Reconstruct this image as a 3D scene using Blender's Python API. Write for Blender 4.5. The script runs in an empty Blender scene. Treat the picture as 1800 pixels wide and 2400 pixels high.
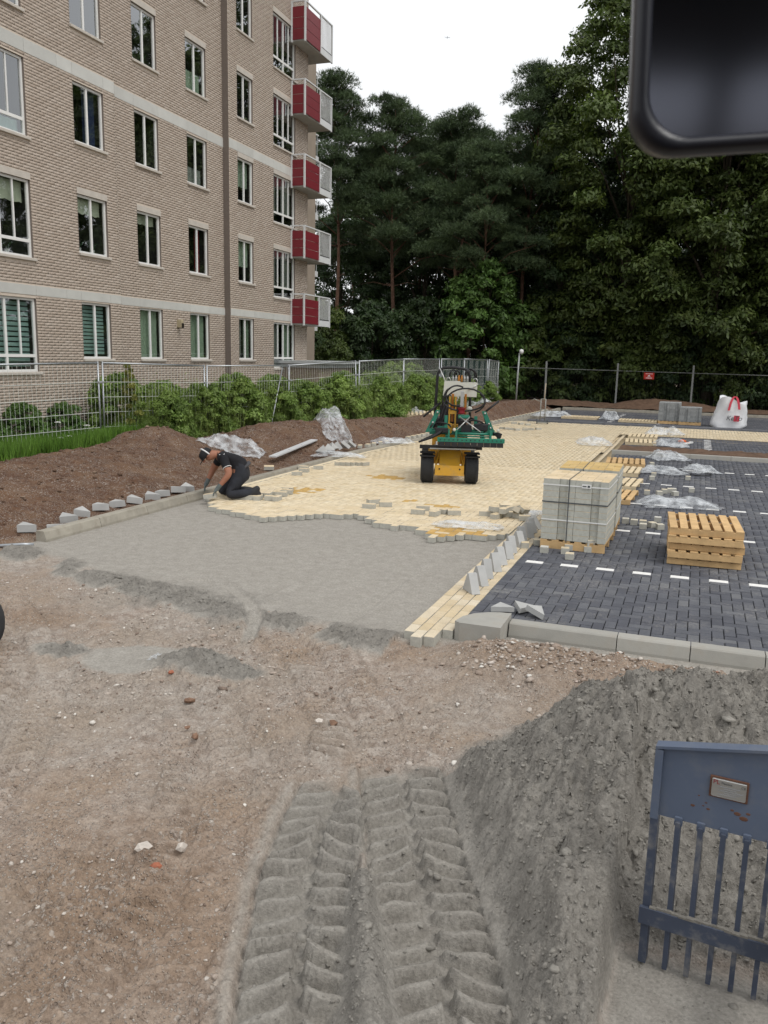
import bpy, math, random
import numpy as np
from mathutils import Vector, Matrix
random.seed(7); rng = np.random.default_rng(11)
SC = bpy.context.scene
COL = SC.collection
R = math.radians
# ------------------------------------------------------------------ camera
cam = bpy.data.cameras.new('camera'); camo = bpy.data.objects.new('camera', cam); COL.objects.link(camo)
cam.sensor_fit = 'VERTICAL'; cam.sensor_height = 36; cam.sensor_width = 27; cam.lens = 29.4
cam.clip_start = .05; cam.clip_end = 9000
cr = Vector((.93682253, .34910448, .02212722)); cu = Vector((-.08474856, .16514157, .98262197)); cf = Vector((-.33938361, .92241765, -.18429445))
camo.matrix_world = Matrix(((cr.x, cu.x, -cf.x, 0), (cr.y, cu.y, -cf.y, 0), (cr.z, cu.z, -cf.z, 2.48), (0, 0, 0, 1)))
cam.dof.use_dof = True; cam.dof.focus_distance = 11; cam.dof.aperture_fstop = 12
SC.camera = camo
# ------------------------------------------------------------------ world, sun, exposure
W = bpy.data.worlds.new('World'); SC.world = W; W.use_nodes = True
wt = W.node_tree; wt.nodes.clear()
sky = wt.nodes.new('ShaderNodeTexSky'); sky.sky_type = 'NISHITA'; sky.sun_disc = False
sky.sun_elevation = R(55); sky.sun_rotation = R(112); sky.air_density = 1.5; sky.dust_density = 5
hs = wt.nodes.new('ShaderNodeHueSaturation'); hs.inputs['Saturation'].default_value = .25
mx = wt.nodes.new('ShaderNodeMix'); mx.data_type = 'RGBA'; mx.inputs[0].default_value = .82
mx.inputs[7].default_value = (11.6, 11.8, 12.0, 1)          # flat white cloud deck
bg = wt.nodes.new('ShaderNodeBackground'); bg.inputs[1].default_value = .1
wo = wt.nodes.new('ShaderNodeOutputWorld')
wt.links.new(sky.outputs[0], hs.inputs['Color']); wt.links.new(hs.outputs[0], mx.inputs[6]); wt.links.new(mx.outputs[2], bg.inputs[0]); wt.links.new(bg.outputs[0], wo.inputs[0])
sl = bpy.data.lights.new('sun', 'SUN'); sl.energy = 1.4; sl.angle = R(25); sl.color = (1, .97, .92)
slo = bpy.data.objects.new('sun', sl); COL.objects.link(slo)
sd = Vector((math.sin(R(112)) * math.cos(R(55)), math.cos(R(112)) * math.cos(R(55)), math.sin(R(55))))
slo.rotation_euler = sd.to_track_quat('Z', 'Y').to_euler()
vs = SC.view_settings; vs.view_transform = 'Standard'; vs.look = 'None'; vs.exposure = 0.0; vs.gamma = 1
SC.cycles.use_denoising = True
SC.cycles.max_bounces = 6; SC.cycles.transparent_max_bounces = 12
# ------------------------------------------------------------------ numpy noise
def _h(ix, iy, s):
    h = (ix.astype(np.int64) * 374761393 + iy.astype(np.int64) * 668265263 + s * 974634777) & 0xffffffff
    h = ((h ^ (h >> 13)) * 1274126177) & 0xffffffff
    return ((h ^ (h >> 16)) & 0xffffff) / 16777215.0
def vn(x, y, s=0):
    ix = np.floor(x); iy = np.floor(y); fx = x - ix; fy = y - iy
    fx = fx * fx * (3 - 2 * fx); fy = fy * fy * (3 - 2 * fy)
    a = _h(ix, iy, s); b = _h(ix + 1, iy, s); c = _h(ix, iy + 1, s); d = _h(ix + 1, iy + 1, s)
    return (a + (b - a) * fx) * (1 - fy) + (c + (d - c) * fx) * fy
def fbm(x, y, o=4, s=0, g=.5):
    t = 0; a = 1; n = 0
    for i in range(o):
        t = t + a * vn(x, y, s + i * 17); n += a; a *= g
        x, y = x * 1.62 + y * 1.21 + 3.1, y * 1.62 - x * 1.21 + 7.7
    return t / n
def bil(x, y, o=3, s=0, g=.55):
    t = 0; a = 1; n = 0
    for i in range(o):
        t = t + a * np.abs(2 * vn(x, y, s + i * 13) - 1); n += a; a *= g
        x, y = x * 1.6 + y * 1.2 + 5.3, y * 1.6 - x * 1.2 + 1.7
    return t / n
def ss(a, b, x):
    t = np.clip((x - a) / (b - a), 0, 1); return t * t * (3 - 2 * t)
def ga(x, y, cx, cy, sx, sy, rot=0):
    dx = x - cx; dy = y - cy; c = math.cos(R(rot)); s = math.sin(R(rot))
    u = (dx * c + dy * s) / sx; v = (-dx * s + dy * c) / sy
    return np.exp(-.5 * (u * u + v * v))
# ------------------------------------------------------------------ materials
def nodes(name):
    m = bpy.data.materials.new(name); m.use_nodes = True; t = m.node_tree; t.nodes.clear()
    out = t.nodes.new('ShaderNodeOutputMaterial'); return m, t, out
def noise(t, vec, sc, det=4, rough=.55):
    n = t.nodes.new('ShaderNodeTexNoise'); n.inputs['Scale'].default_value = sc; n.inputs['Detail'].default_value = det
    n.inputs['Roughness'].default_value = rough; t.links.new(vec, n.inputs['Vector']); return n.outputs['Fac']
def ramp(t, fac, stops):
    r = t.nodes.new('ShaderNodeValToRGB'); e = r.color_ramp.elements
    while len(e) < len(stops): e.new(.5)
    for i, (p, c) in enumerate(stops): e[i].position = p; e[i].color = (c[0], c[1], c[2], 1) if not isinstance(c, (int, float)) else (c, c, c, 1)
    t.links.new(fac, r.inputs[0]); return r.outputs[0]
def mixc(t, fac, a, b, mode='MIX'):
    n = t.nodes.new('ShaderNodeMix'); n.data_type = 'RGBA'; n.blend_type = mode
    for v, i in ((fac, 0), (a, 6), (b, 7)):
        if isinstance(v, (int, float)): n.inputs[i].default_value = v
        elif isinstance(v, (tuple, list)): n.inputs[i].default_value = (*v[:3], 1)
        else: t.links.new(v, n.inputs[i])
    return n.outputs[2]
def math_(t, op, a, b=0):
    n = t.nodes.new('ShaderNodeMath'); n.operation = op
    for v, i in ((a, 0), (b, 1)):
        if isinstance(v, (int, float)): n.inputs[i].default_value = v
        else: t.links.new(v, n.inputs[i])
    return n.outputs[0]
def pos(t): return t.nodes.new('ShaderNodeNewGeometry').outputs['Position']
def bsdf(t, out, col, rough=.85, metal=0, spec=.3, bump=None, bstr=.3, bdist=.01, **kw):
    b = t.nodes.new('ShaderNodeBsdfPrincipled')
    if isinstance(col, (tuple, list)): b.inputs['Base Color'].default_value = (*col[:3], 1)
    else: t.links.new(col, b.inputs['Base Color'])
    if isinstance(rough, (int, float)): b.inputs['Roughness'].default_value = rough
    else: t.links.new(rough, b.inputs['Roughness'])
    b.inputs['Metallic'].default_value = metal; b.inputs['Specular IOR Level'].default_value = spec
    for k, v in kw.items(): b.inputs[k.replace('_', ' ')].default_value = v
    if bump is not None:
        n = t.nodes.new('ShaderNodeBump'); n.inputs['Strength'].default_value = bstr; n.inputs['Distance'].default_value = bdist
        t.links.new(bump, n.inputs['Height']); t.links.new(n.outputs[0], b.inputs['Normal'])
    t.links.new(b.outputs[0], out.inputs[0]); return b
_mc = {}
def M(name, base, rough=.8, var=.15, vs=6, metal=0, spec=.3, bump=.2, bs=40, bd=.005, rnd=0, attr=None, dirt=None, dscale=3, damt=.4, obj=False):
    """plain procedural surface: base colour, two noise octaves of tone, per-object or per-piece tone, optional dirt blotches, bump"""
    if name in _mc: return _mc[name]
    m, t, out = nodes(name)
    p = t.nodes.new('ShaderNodeTexCoord').outputs['Object'] if obj else pos(t)
    f = noise(t, p, vs, 5)
    c = ramp(t, f, [(.25, [x * (1 - var) for x in base]), (.75, [min(1, x * (1 + var)) for x in base])])
    if rnd:
        if attr:
            a = t.nodes.new('ShaderNodeAttribute'); a.attribute_name = attr; rr = a.outputs['Fac']
        else: rr = t.nodes.new('ShaderNodeObjectInfo').outputs['Random']
        c = mixc(t, 1, c, ramp(t, rr, [(0, 1 - rnd), (1, 1.0)]), 'MULTIPLY')
    if dirt:
        d = ramp(t, noise(t, p, dscale, 6, .65), [(.5, 0), (.68, 1)])
        c = mixc(t, math_(t, 'MULTIPLY', d, damt), c, dirt)
    bsdf(t, out, c, rough, metal, spec, noise(t, p, bs, 3) if bump else None, bump, bd)
    _mc[name] = m; return m
# ------------------------------------------------------------------ mesh builder
def I(): return Matrix.Identity(4)
def T(x, y, z): return Matrix.Translation((x, y, z))
def RZ(a): return Matrix.Rotation(R(a), 4, 'Z')
def RX(a): return Matrix.Rotation(R(a), 4, 'X')
def RY(a): return Matrix.Rotation(R(a), 4, 'Y')
class MB:
    def __init__(s): s.v = []; s.f = []; s.m = []
    def add(s, vs_, fs, mi=0):
        o = len(s.v); s.v += [tuple(v) for v in vs_]; s.f += [tuple(o + i for i in f) for f in fs]; s.m += [mi] * len(fs); return s
    def box(s, x0, y0, z0, x1, y1, z1, mat=None, bev=0, mi=0):
        if bev:
            b = bev; vs_ = []
            for z, e in ((z0, b), (z0 + b, 0), (z1 - b, 0), (z1, b)):
                vs_ += [(x0 + e, y0 + e, z), (x1 - e, y0 + e, z), (x1 - e, y1 - e, z), (x0 + e, y1 - e, z)]
            fs = [(3, 2, 1, 0), (12, 13, 14, 15)]
            for k in range(3):
                for i in range(4): fs.append((4 * k + i, 4 * k + (i + 1) % 4, 4 * k + 4 + (i + 1) % 4, 4 * k + 4 + i))
        else:
            vs_ = [(x0, y0, z0), (x1, y0, z0), (x1, y1, z0), (x0, y1, z0), (x0, y0, z1), (x1, y0, z1), (x1, y1, z1), (x0, y1, z1)]
            fs = [(3, 2, 1, 0), (4, 5, 6, 7), (0, 1, 5, 4), (1, 2, 6, 5), (2, 3, 7, 6), (3, 0, 4, 7)]
        if mat is not None: vs_ = [mat @ Vector(v) for v in vs_]
        return s.add(vs_, fs, mi)
    def prism(s, poly, a, b, mat=None, mi=0, axis='z'):
        n = len(poly)
        def q(p, h): return (p[0], p[1], h) if axis == 'z' else ((p[0], h, p[1]) if axis == 'y' else (h, p[0], p[1]))
        vs_ = [q(p, a) for p in poly] + [q(p, b) for p in poly]
        if mat is not None: vs_ = [mat @ Vector(v) for v in vs_]
        fs = [tuple(range(n - 1, -1, -1)), tuple(range(n, 2 * n))] + [(i, (i + 1) % n, n + (i + 1) % n, n + i) for i in range(n)]
        if axis == 'y': fs = [tuple(reversed(f)) for f in fs]
        return s.add(vs_, fs, mi)
    def tube(s, pts, r, n=8, cap=True, mat=None, mi=0):
        pts = [Vector(p) for p in pts]
        if mat is not None: pts = [mat @ p for p in pts]
        rs = r if isinstance(r, (list, tuple)) else [r] * len(pts)
        up = None; vs_ = []
        for i, p in enumerate(pts):
            d = (pts[min(i + 1, len(pts) - 1)] - pts[max(i - 1, 0)])
            if d.length < 1e-9: d = Vector((0, 0, 1))
            d.normalize()
            if up is None: up = d.orthogonal().normalized()
            else:
                up = up - d * up.dot(d)
                up = d.orthogonal().normalized() if up.length < 1e-6 else up.normalized()
            w = d.cross(up)
            for k in range(n):
                a = 2 * math.pi * k / n; vs_.append(p + (up * math.cos(a) + w * math.sin(a)) * rs[i])
        fs = []
        for i in range(len(pts) - 1):
            for k in range(n): fs.append((i * n + k, i * n + (k + 1) % n, (i + 1) * n + (k + 1) % n, (i + 1) * n + k))
        if cap: fs += [tuple(range(n - 1, -1, -1)), tuple(range((len(pts) - 1) * n, len(pts) * n))]
        return s.add(vs_, fs, mi)
    def lathe(s, prof, n=20, mat=None, mi=0):
        """prof: (radius, height) pairs around the local z axis"""
        vs_ = []
        for r, z in prof:
            for k in range(n):
                a = 2 * math.pi * k / n; vs_.append(Vector((r * math.cos(a), r * math.sin(a), z)))
        if mat is not None: vs_ = [mat @ v for v in vs_]
        fs = []
        for i in range(len(prof) - 1):
            for k in range(n): fs.append((i * n + k, i * n + (k + 1) % n, (i + 1) * n + (k + 1) % n, (i + 1) * n + k))
        fs += [tuple(range(n - 1, -1, -1)), tuple(range((len(prof) - 1) * n, len(prof) * n))]
        return s.add(vs_, fs, mi)
    def mesh(s, name, mats, smooth=False):
        me = bpy.data.meshes.new(name); me.from_pydata([tuple(v) for v in s.v], [], s.f)
        for m in (mats if isinstance(mats, (list, tuple)) else [mats]): me.materials.append(m)
        if any(s.m): me.polygons.foreach_set('material_index', s.m)
        if smooth: me.polygons.foreach_set('use_smooth', [True] * len(me.polygons))
        me.update(); return me
    def build(s, name, mats, parent=None, smooth=False, mat=None):
        return link(name, s.mesh(name, mats, smooth), parent, mat)
def link(name, me, parent=None, mat=None):
    o = bpy.data.objects.new(name, me); COL.objects.link(o)
    if parent is not None: o.parent = parent
    if mat is not None: o.matrix_local = mat
    return o
def empty(name, mat=None, parent=None):
    return link(name, None, parent, mat)
def tag(o, label=None, cat=None, group=None, kind=None):
    if label: o['label'] = label
    if cat: o['category'] = cat
    if group: o['group'] = group
    if kind: o['kind'] = kind
    return o
def nmesh(name, v, f, mats, smooth=False, attrs=None):
    """fast mesh from numpy: v (n,3), f (m,3|4)"""
    me = bpy.data.meshes.new(name); v = np.asarray(v, np.float32); f = np.asarray(f, np.int32); k = f.shape[1]
    me.vertices.add(len(v)); me.vertices.foreach_set('co', v.ravel())
    me.loops.add(f.size); me.loops.foreach_set('vertex_index', f.ravel())
    me.polygons.add(len(f)); me.polygons.foreach_set('loop_start', np.arange(0, f.size, k, dtype=np.int32))
    me.polygons.foreach_set('loop_total', np.full(len(f), k, np.int32))
    if smooth: me.polygons.foreach_set('use_smooth', np.ones(len(f), bool))
    for m in (mats if isinstance(mats, (list, tuple)) else [mats]): me.materials.append(m)
    for n, a in (attrs or {}).items():
        if a.ndim == 1:
            at = me.attributes.new(n, 'FLOAT', 'POINT'); at.data.foreach_set('value', a.astype(np.float32))
        else:
            at = me.attributes.new(n, 'FLOAT_COLOR', 'POINT'); at.data.foreach_set('color', a.astype(np.float32).ravel())
    me.update(); me.validate(); return me
def copy_tree(o, parent=None, mat=None):
    c = o.copy(); COL.objects.link(c); c.parent = parent
    if mat is not None: c.matrix_local = mat
    for ch in o.children: copy_tree(ch, c)
    return c

ORD = ['first', 'second', 'third', 'fourth', 'fifth', 'sixth', 'seventh', 'eighth', 'ninth', 'tenth', 'eleventh', 'twelfth', 'thirteenth', 'fourteenth', 'fifteenth', 'sixteenth', 'seventeenth', 'eighteenth', 'nineteenth', 'twentieth', 'twenty-first', 'twenty-second', 'twenty-third', 'twenty-fourth', 'twenty-fifth', 'twenty-sixth', 'twenty-seventh', 'twenty-eighth', 'twenty-ninth', 'thirtieth']
# ================================================================== ground
SANDL = np.array([(-9.5, 8.6), (-8.1, 8.35), (-7.3, 8.05), (-6.4, 7.65), (-5.5, 7.5), (-4.9, 7.35), (-4.0, 7.1), (-3.4, 7.05), (-2.3, 6.95), (-1.9, 7.0)])
kx = lambda y: np.interp(y, [0, 20, 21.6, 24, 30.6, 37, 43, 50], [-8.02, -8.02, -7.9, -7.7, -7.1, -6.66, -6.4, -6.2])
def polydist(x, y, pts):
    """nearest distance to a polyline -> (t along, signed side w, total length)"""
    best = np.full(x.shape, 1e9); tt = np.zeros(x.shape); ww = np.zeros(x.shape); L = 0
    for (ax, ay), (bx, by) in zip(pts[:-1], pts[1:]):
        dx, dy = bx - ax, by - ay; l = math.hypot(dx, dy); dx /= l; dy /= l
        t = (x - ax) * dx + (y - ay) * dy; tc = np.clip(t, 0, l)
        qx = x - ax - tc * dx; qy = y - ay - tc * dy; d = np.hypot(qx, qy)
        w = (x - ax) * dy - (y - ay) * dx
        k = d < best; best = np.where(k, d, best); tt = np.where(k, L + tc, tt); ww = np.where(k, np.sign(w) * d, ww); L += l
    return tt, ww, L
TR_L = [(-.98, 2.0), (-1.35, 2.75), (-1.62, 3.4), (-1.78, 4.0), (-1.86, 4.45)]
TR_R = [(-.38, 2.1), (-.78, 3.0), (-1.14, 3.75), (-1.42, 4.35), (-1.62, 4.8)]
OLD = [([(-3.6, 6.9), (-2.9, 6.3), (-2.1, 5.2), (-1.8, 4.5)], .33, .016, .11), ([(-6.9, 6.6), (-5.9, 5.9), (-4.8, 5.0), (-3.9, 3.6), (-3.4, 2.2)], .3, .015, .13),
       ([(-3.4, 5.2), (-2.7, 4.2), (-2.1, 3.0), (-1.9, 2.0)], .28, .013, .12), ([(-5.2, 4.9), (-4.0, 3.4), (-3.0, 2.2)], .26, .011, .12), ([(-8.0, 7.3), (-6.8, 6.1), (-6.0, 4.6)], .26, .02, .13)]
ARC = [(-5.34, 7.77), (-5.05, 7.94), (-4.64, 7.8), (-4.16, 7.35), (-3.82, 6.86), (-3.63, 6.38), (-3.5, 5.8)]
def lugs(t, w, hw, p):
    """chevron lug print: narrow raised ridges with one steep flank"""
    a = np.abs(w) / hw
    ph = t / p + np.where(w > 0, .5, 0) + .95 * a + .10 * np.sin(a * 6) + .10 * (fbm(t * 5, w * 6, 2, 8) - .5)
    fr = np.mod(ph, 1.0); pr = ss(0, .09, fr) * (1 - ss(.30, .62, fr))
    pr = pr * (.55 + .75 * vn(t * 5, w * 5 + 20, 12))
    return pr * (1 - ss(.88, 1.0, a)) * ss(.03, .14, a)
def soil(x, y):
    """ground height and colour masks (grey sand, loose dark, rich brown earth, stoniness)"""
    base = -.10 + .05 * (fbm(x * .5, y * .5, 3, 3) - .5)
    ysand = np.interp(x, SANDL[:, 0], SANDL[:, 1]) + .22 * (fbm(x * 1.6, y * 1.6, 3, 21) - .5)
    bed = ss(-.12, .14, y - ysand) * (x > -8.2)
    # brown gravelly ground
    rough = .045 * (fbm(x * 5, y * 5, 4, 31) - .5) + .034 * (bil(x * 13, y * 13, 4, 41, .7) - .4) + .010 * (vn(x * 60, y * 60, 5) - .5)
    crust = fbm(x * 1.1 + 4, y * 1.1, 3, 77)
    rz_ = rough * (.95 + 1.3 * ss(.4, .62, crust)); z = base + rz_
    stony = ss(.38, .6, crust) * .8 + .2
    gs = .34 * ss(.45, .7, fbm(x * .9, y * .9 + 9, 4, 51)); dk = np.zeros_like(x); br = np.maximum(ss(.5, .72, fbm(x * .7 + 3, y * .7, 3, 61)), .8 * ga(x, y, -2.9, 2.4, 1.0, .8) + .5 * ga(x, y, -2.2, 3.2, .4, .7))
    for pts, hw, am, p in OLD:
        t, w, L = polydist(x, y, pts); inn = (1 - ss(hw * .9, hw * 1.15, np.abs(w))) * ss(0, .3, t) * (1 - ss(L - .35, L, t))
        q = inn * (.35 + .9 * fbm(x * 1.3, y * 1.3, 2, 91))
        z = z - .7 * inn * rz_; rz_ = rz_ * (1 - .7 * inn); z = z + ss(.1, .5, q) * am * 3.2 * (lugs(t, w, hw, p) - .35); stony = stony * (1 - .5 * inn)
    # rubble bank against the parking kerb
    bank = ss(-2.05, -1.45, x) * ss(5.6, 6.9, y) * (y < 7.7)
    z = z + bank * (.13 + .10 * (bil(x * 5, y * 5, 4, 71, .7) - .4) + .06 * ga(x, y, -.6, 6.75, .6, .3) + .12 * ss(6.85, 7.35, y) * ss(-1.5, -1.0, x)); br = np.maximum(br, bank * .85); stony = np.maximum(stony, bank); gs = gs * (1 - .8 * bank)
    # laid sand bed
    zb = -.085 + .006 * (fbm(x * 2.5, y * 2.5, 3, 81) - .5) + .003 * (bil(x * 22, y * 22, 2, 83) - .4) * ss(.45, .6, fbm(x * 3, y * 1.2, 3, 85))
    for cx, cy in ((-5.9, 9.0), (-4.3, 9.6), (-3.4, 8.3), (-6.6, 10.0), (-5.0, 10.4), (-2.9, 9.6), (-6.9, 9.2)): zb = zb - .012 * ga(x, y, cx, cy, .10, .05, cx * 40)
    for xa, sl in ((-6.9, .02), (-5.4, -.05), (-4.1, .04), (-3.0, -.02)): zb = zb - .006 * np.exp(-((x - xa - sl * (y - 9)) / .018) ** 2) * ss(.4, .55, fbm(x * .8, y * .6, 2, 87)) + .004 * np.exp(-((x - xa - .05 - sl * (y - 9)) / .02) ** 2)
    z = z * (1 - bed) + zb * bed; gs = np.maximum(gs, bed); stony = stony * (1 - bed); br = br * (1 - bed)
    # windrow of loose sand on its edge
    wr = np.exp(-.5 * ((y - ysand + .14) / .21) ** 2) * (x > -8.15) * (x < -2.4) * ss(.24, .44, fbm(x * 1.5, y * .9, 3, 101))
    z = z + wr * (.06 + .09 * (bil(x * 9, y * 9, 3, 103) - .35)); gs = np.maximum(gs, ss(.1, .5, wr)); dk = np.maximum(dk, ss(.25, .8, wr))
    near = ga(x, y, -4.5, 6.95, .9, .45); cl = near * ss(.46, .6, fbm(x * 2.2, y * 2.2, 3, 107))
    z = z + cl * .06 * bil(x * 10, y * 10, 3, 109); gs = np.maximum(gs, cl); dk = np.maximum(dk, cl * .9)
    # smooth sand patch with a small pile and the drag arc
    pt = ss(.35, .6, ga(x, y, -4.25, 5.6, .42, .3, 10)); z = z * (1 - pt) + (-.105 + .004 * fbm(x * 8, y * 8, 2, 5)) * pt; gs = np.maximum(gs, pt); stony *= (1 - pt); dk *= 1 - pt
    for cx, cy, sx, sy, h in ((-3.72, 5.62, .24, .2, .15), (-3.45, 5.55, .3, .12, .05), (-4.95, 5.5, .2, .12, .05), (-3.1, 2.2, .2, .2, .0)):
        g_ = ga(x, y, cx, cy, sx, sy, 20); z = z + h * g_ * (.65 + .8 * bil(x * 11, y * 11, 3, 113)); gs = np.maximum(gs, ss(.2, .55, g_)) if h else gs; dk = np.maximum(dk, ss(.3, .7, g_)) if h else dk
    t, w, L = polydist(x, y, ARC); a = (1 - ss(.05, .1, np.abs(w))) * ss(0, .2, t) * (1 - ss(L - .8, L, t)); z = z - .02 * a + .012 * np.exp(-((np.abs(w) - .1) / .03) ** 2) * ss(0, .2, t) * (1 - ss(L - .8, L, t)); gs = np.maximum(gs, a); dk = dk * (1 - a)
    # fresh wheel tracks in sand
    for pts, hw, sd_ in ((TR_L, .25, 0), (TR_R, .27, 1)):
        t, w, L = polydist(x, y, pts); ew = hw * (1 + .12 * (fbm(x * 4, y * 4, 2, 121 + sd_) - .5))
        inn = (1 - ss(ew * .93, ew * 1.08, np.abs(w))) * (1 - ss(L - .22, L - .02, t))
        lz = -.15 - .04 * sd_ + .088 * lugs(t, w, hw, .14) + .014 * (fbm(x * 7, y * 7, 4, 123, .6) - .5) + .01 * sd_ * ss(.2, -.2, w)
        z = z * (1 - inn) + lz * inn; gs = np.maximum(gs, inn); dk = dk * (1 - inn) + .5 * inn; stony *= 1 - inn; br *= 1 - inn
        rim = np.exp(-((np.abs(w) - hw * 1.16) / .045) ** 2) * (1 - ss(L - .3, L, t)); z = z + (.03 if sd_ else .014) * rim * ss(.3, .55, fbm(x * 3, y * 3, 3, 129)) * (.4 + bil(x * 10, y * 10, 2, 125)); gs = np.maximum(gs, rim * .75)
    t, w, L = polydist(x, y, [(-.72, 2.0), (-1.06, 2.8), (-1.3, 3.35), (-1.46, 3.75)])
    rd = np.exp(-.5 * (w / (.045 + .075 * (1 - t / L))) ** 2) * (1 - ss(L - .4, L, t)); z = np.where(rd > .04, np.maximum(z, -.19 + rd * (.2 + .05 * bil(x * 16, y * 16, 3, 127))), z); gs = np.maximum(gs, ss(.2, .5, rd)); dk = np.maximum(dk, ss(.3, .8, rd))
    # sand heap beside the tracks
    hx = x + .1 * (fbm(x * 2, y * 2, 2, 131) - .5); hy = y + .1 * (fbm(x * 2, y * 2, 2, 133) - .5)
    h = .40 * ga(hx, hy, -.42, 4.45, .40, .62, -12) + .30 * ga(hx, hy, -.30, 3.35, .20, .75, -14) + .95 * ga(hx, hy, 1.35, 5.35, .78, .72, 15) + .30 * ga(hx, hy, -.1, 5.2, .5, .4, 30) + .12 * ga(hx, hy, -1.2, 4.55, .2, .25)
    h = h + .32 * ga(hx, hy, .4, 4.5, .7, .45)
    tq, wq, Lq = polydist(x, y, TR_R); wall_ = ss(.0, .06, wq) * (1 - ss(.45, .75, wq)) * (y < 4.7); gs = np.maximum(gs, wall_); br = br * (1 - wall_); stony = stony * (1 - wall_); h = h * np.where(wq > 0, .25 * ss(.24, .31, wq) + .75 * ss(.26, .50, wq), ss(.2, .6, -wq) * ss(4.6, 5.0, y))
    cut = ss(-.155, -.135, x + .02 * np.sin(y * 9)) * (y < 5.0); h = h - .15 * cut * ss(5.0, 4.4, y) * ss(.08, .3, h)
    pocket = ss(-.2, -.1, x) * ss(3.62, 3.44, y); h = h * (1 - pocket)
    hm = ss(.015, .1, h)
    cl = bil(x * 6, y * 6, 5, 141, .72); fine = bil(x * 24, y * 24, 3, 145, .75)
    z = np.where(h > .003, np.maximum(z, -.13 + h * (1 + .1 * (cl - .35)) + hm * (.15 * (cl - .4) + .045 * (fine - .4)) * (1 - .2 * ga(x, y, -.72, 3.85, .12, .5, 27))), z)
    slab = ga(x, y, -.72, 3.85, .14, .55, 27); gs = np.maximum(gs, hm); dk = np.maximum(dk, hm * (1 - .25 * slab)); stony = stony * (1 - hm); br = br * (1 - hm)
    z = z + .035 * np.exp(-((y - 3.47 + .12 * x) / .05) ** 2) * ss(-.12, .0, x) * bil(x * 12, y * 12, 3, 171); fl = pocket * (x < 3) * (1 - ss(2.5, 3.2, x)); z = z * (1 - fl) + (-.115 + .008 * fbm(x * 6, y * 6, 3, 151)) * fl; gs = np.maximum(gs, fl); dk = np.maximum(dk * (1 - fl), .35 * fl); stony *= 1 - fl
    # under the paving the subgrade lies deeper
    under = ((x > -2.33) & (y > 7.62)) | ((x > -1.92) & (y > 7.58)); z = np.where(under, np.minimum(z, -.16), z)
    z = np.where((x > -2.34) & (x < -1.9) & (y > 6.82), np.minimum(z, -.085), z)
    # verge of dug-up earth beyond the kerb line
    x = x - (kx(y) + 8.02)
    v = ss(-8.2, -8.36, x) * ss(7.4, 8.5, y + .35 * (x + 8) * .3)
    zv = .0 + .14 * ss(-8.3, -10.2, x) + .08 * ss(-10.2, -12.5, x)
    mo = .30 * ga(x, y, -11.2, 13.4, .8, 2.3) + .42 * ga(x, y, -11.5, 16.0, .7, .7) + .22 * ga(x, y, -10.3, 10.4, .8, 1.6) + .50 * ga(x, y, -10.35, 19.6, .8, 1.35) + .42 * ga(x, y, -9.9, 22.2, .55, 1.2) \
        + .3 * ga(x, y, -10.2, 25.2, .8, 1.5) + .25 * ga(x, y, -9.6, 29, .7, 1.5) + .45 * ga(x, y, -9.2, 36, 1, 3) + .4 * ga(x, y, -8.6, 42, .9, 3)
    mo = mo * ss(-8.45, -9.2, x)
    zv = zv + mo * (.85 + .3 * fbm(x * 2, y * 2, 3, 161)) + .13 * (bil(x * 2.2, y * 2.2, 5, 163, .65) - .35) * ss(-8.3, -8.9, x) + .05 * (bil(x * 9, y * 9, 3, 165, .7) - .35)
    z = z * (1 - v) + zv * v; br2 = v; gs = gs * (1 - v); dk = dk * (1 - v); stony = stony * (1 - v) + .25 * v
    return z, gs, dk, br, stony, br2
def grid_mesh(name, xs, ys, mat, follow=False):
    X, Y = np.meshgrid(xs, ys)
    if not follow:
        k_ = soil(X, Y)[2]; jx = .05 * (fbm(X * 26, Y * 26, 3, 301, .7) - .5) * k_; jy = .05 * (fbm(X * 26 + 50, Y * 26, 3, 303, .7) - .5) * k_; X = X + jx; Y = Y + jy
    if follow: X = np.where(X > -12, X + (kx(Y) + 8.02) * ss(-12, -8.2, X), X)
    z, gs, dk, br, st, ve = soil(X, Y); nx, ny = len(xs), len(ys)
    v = np.stack([X.ravel(), Y.ravel(), z.ravel()], 1); i = np.arange(nx * ny).reshape(ny, nx)
    f = np.stack([i[:-1, :-1].ravel(), i[:-1, 1:].ravel(), i[1:, 1:].ravel(), i[1:, :-1].ravel()], 1)
    return nmesh(name, v, f, mat, True, {'mask': np.stack([gs.ravel(), dk.ravel(), br.ravel(), ve.ravel()], 1)})
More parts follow.
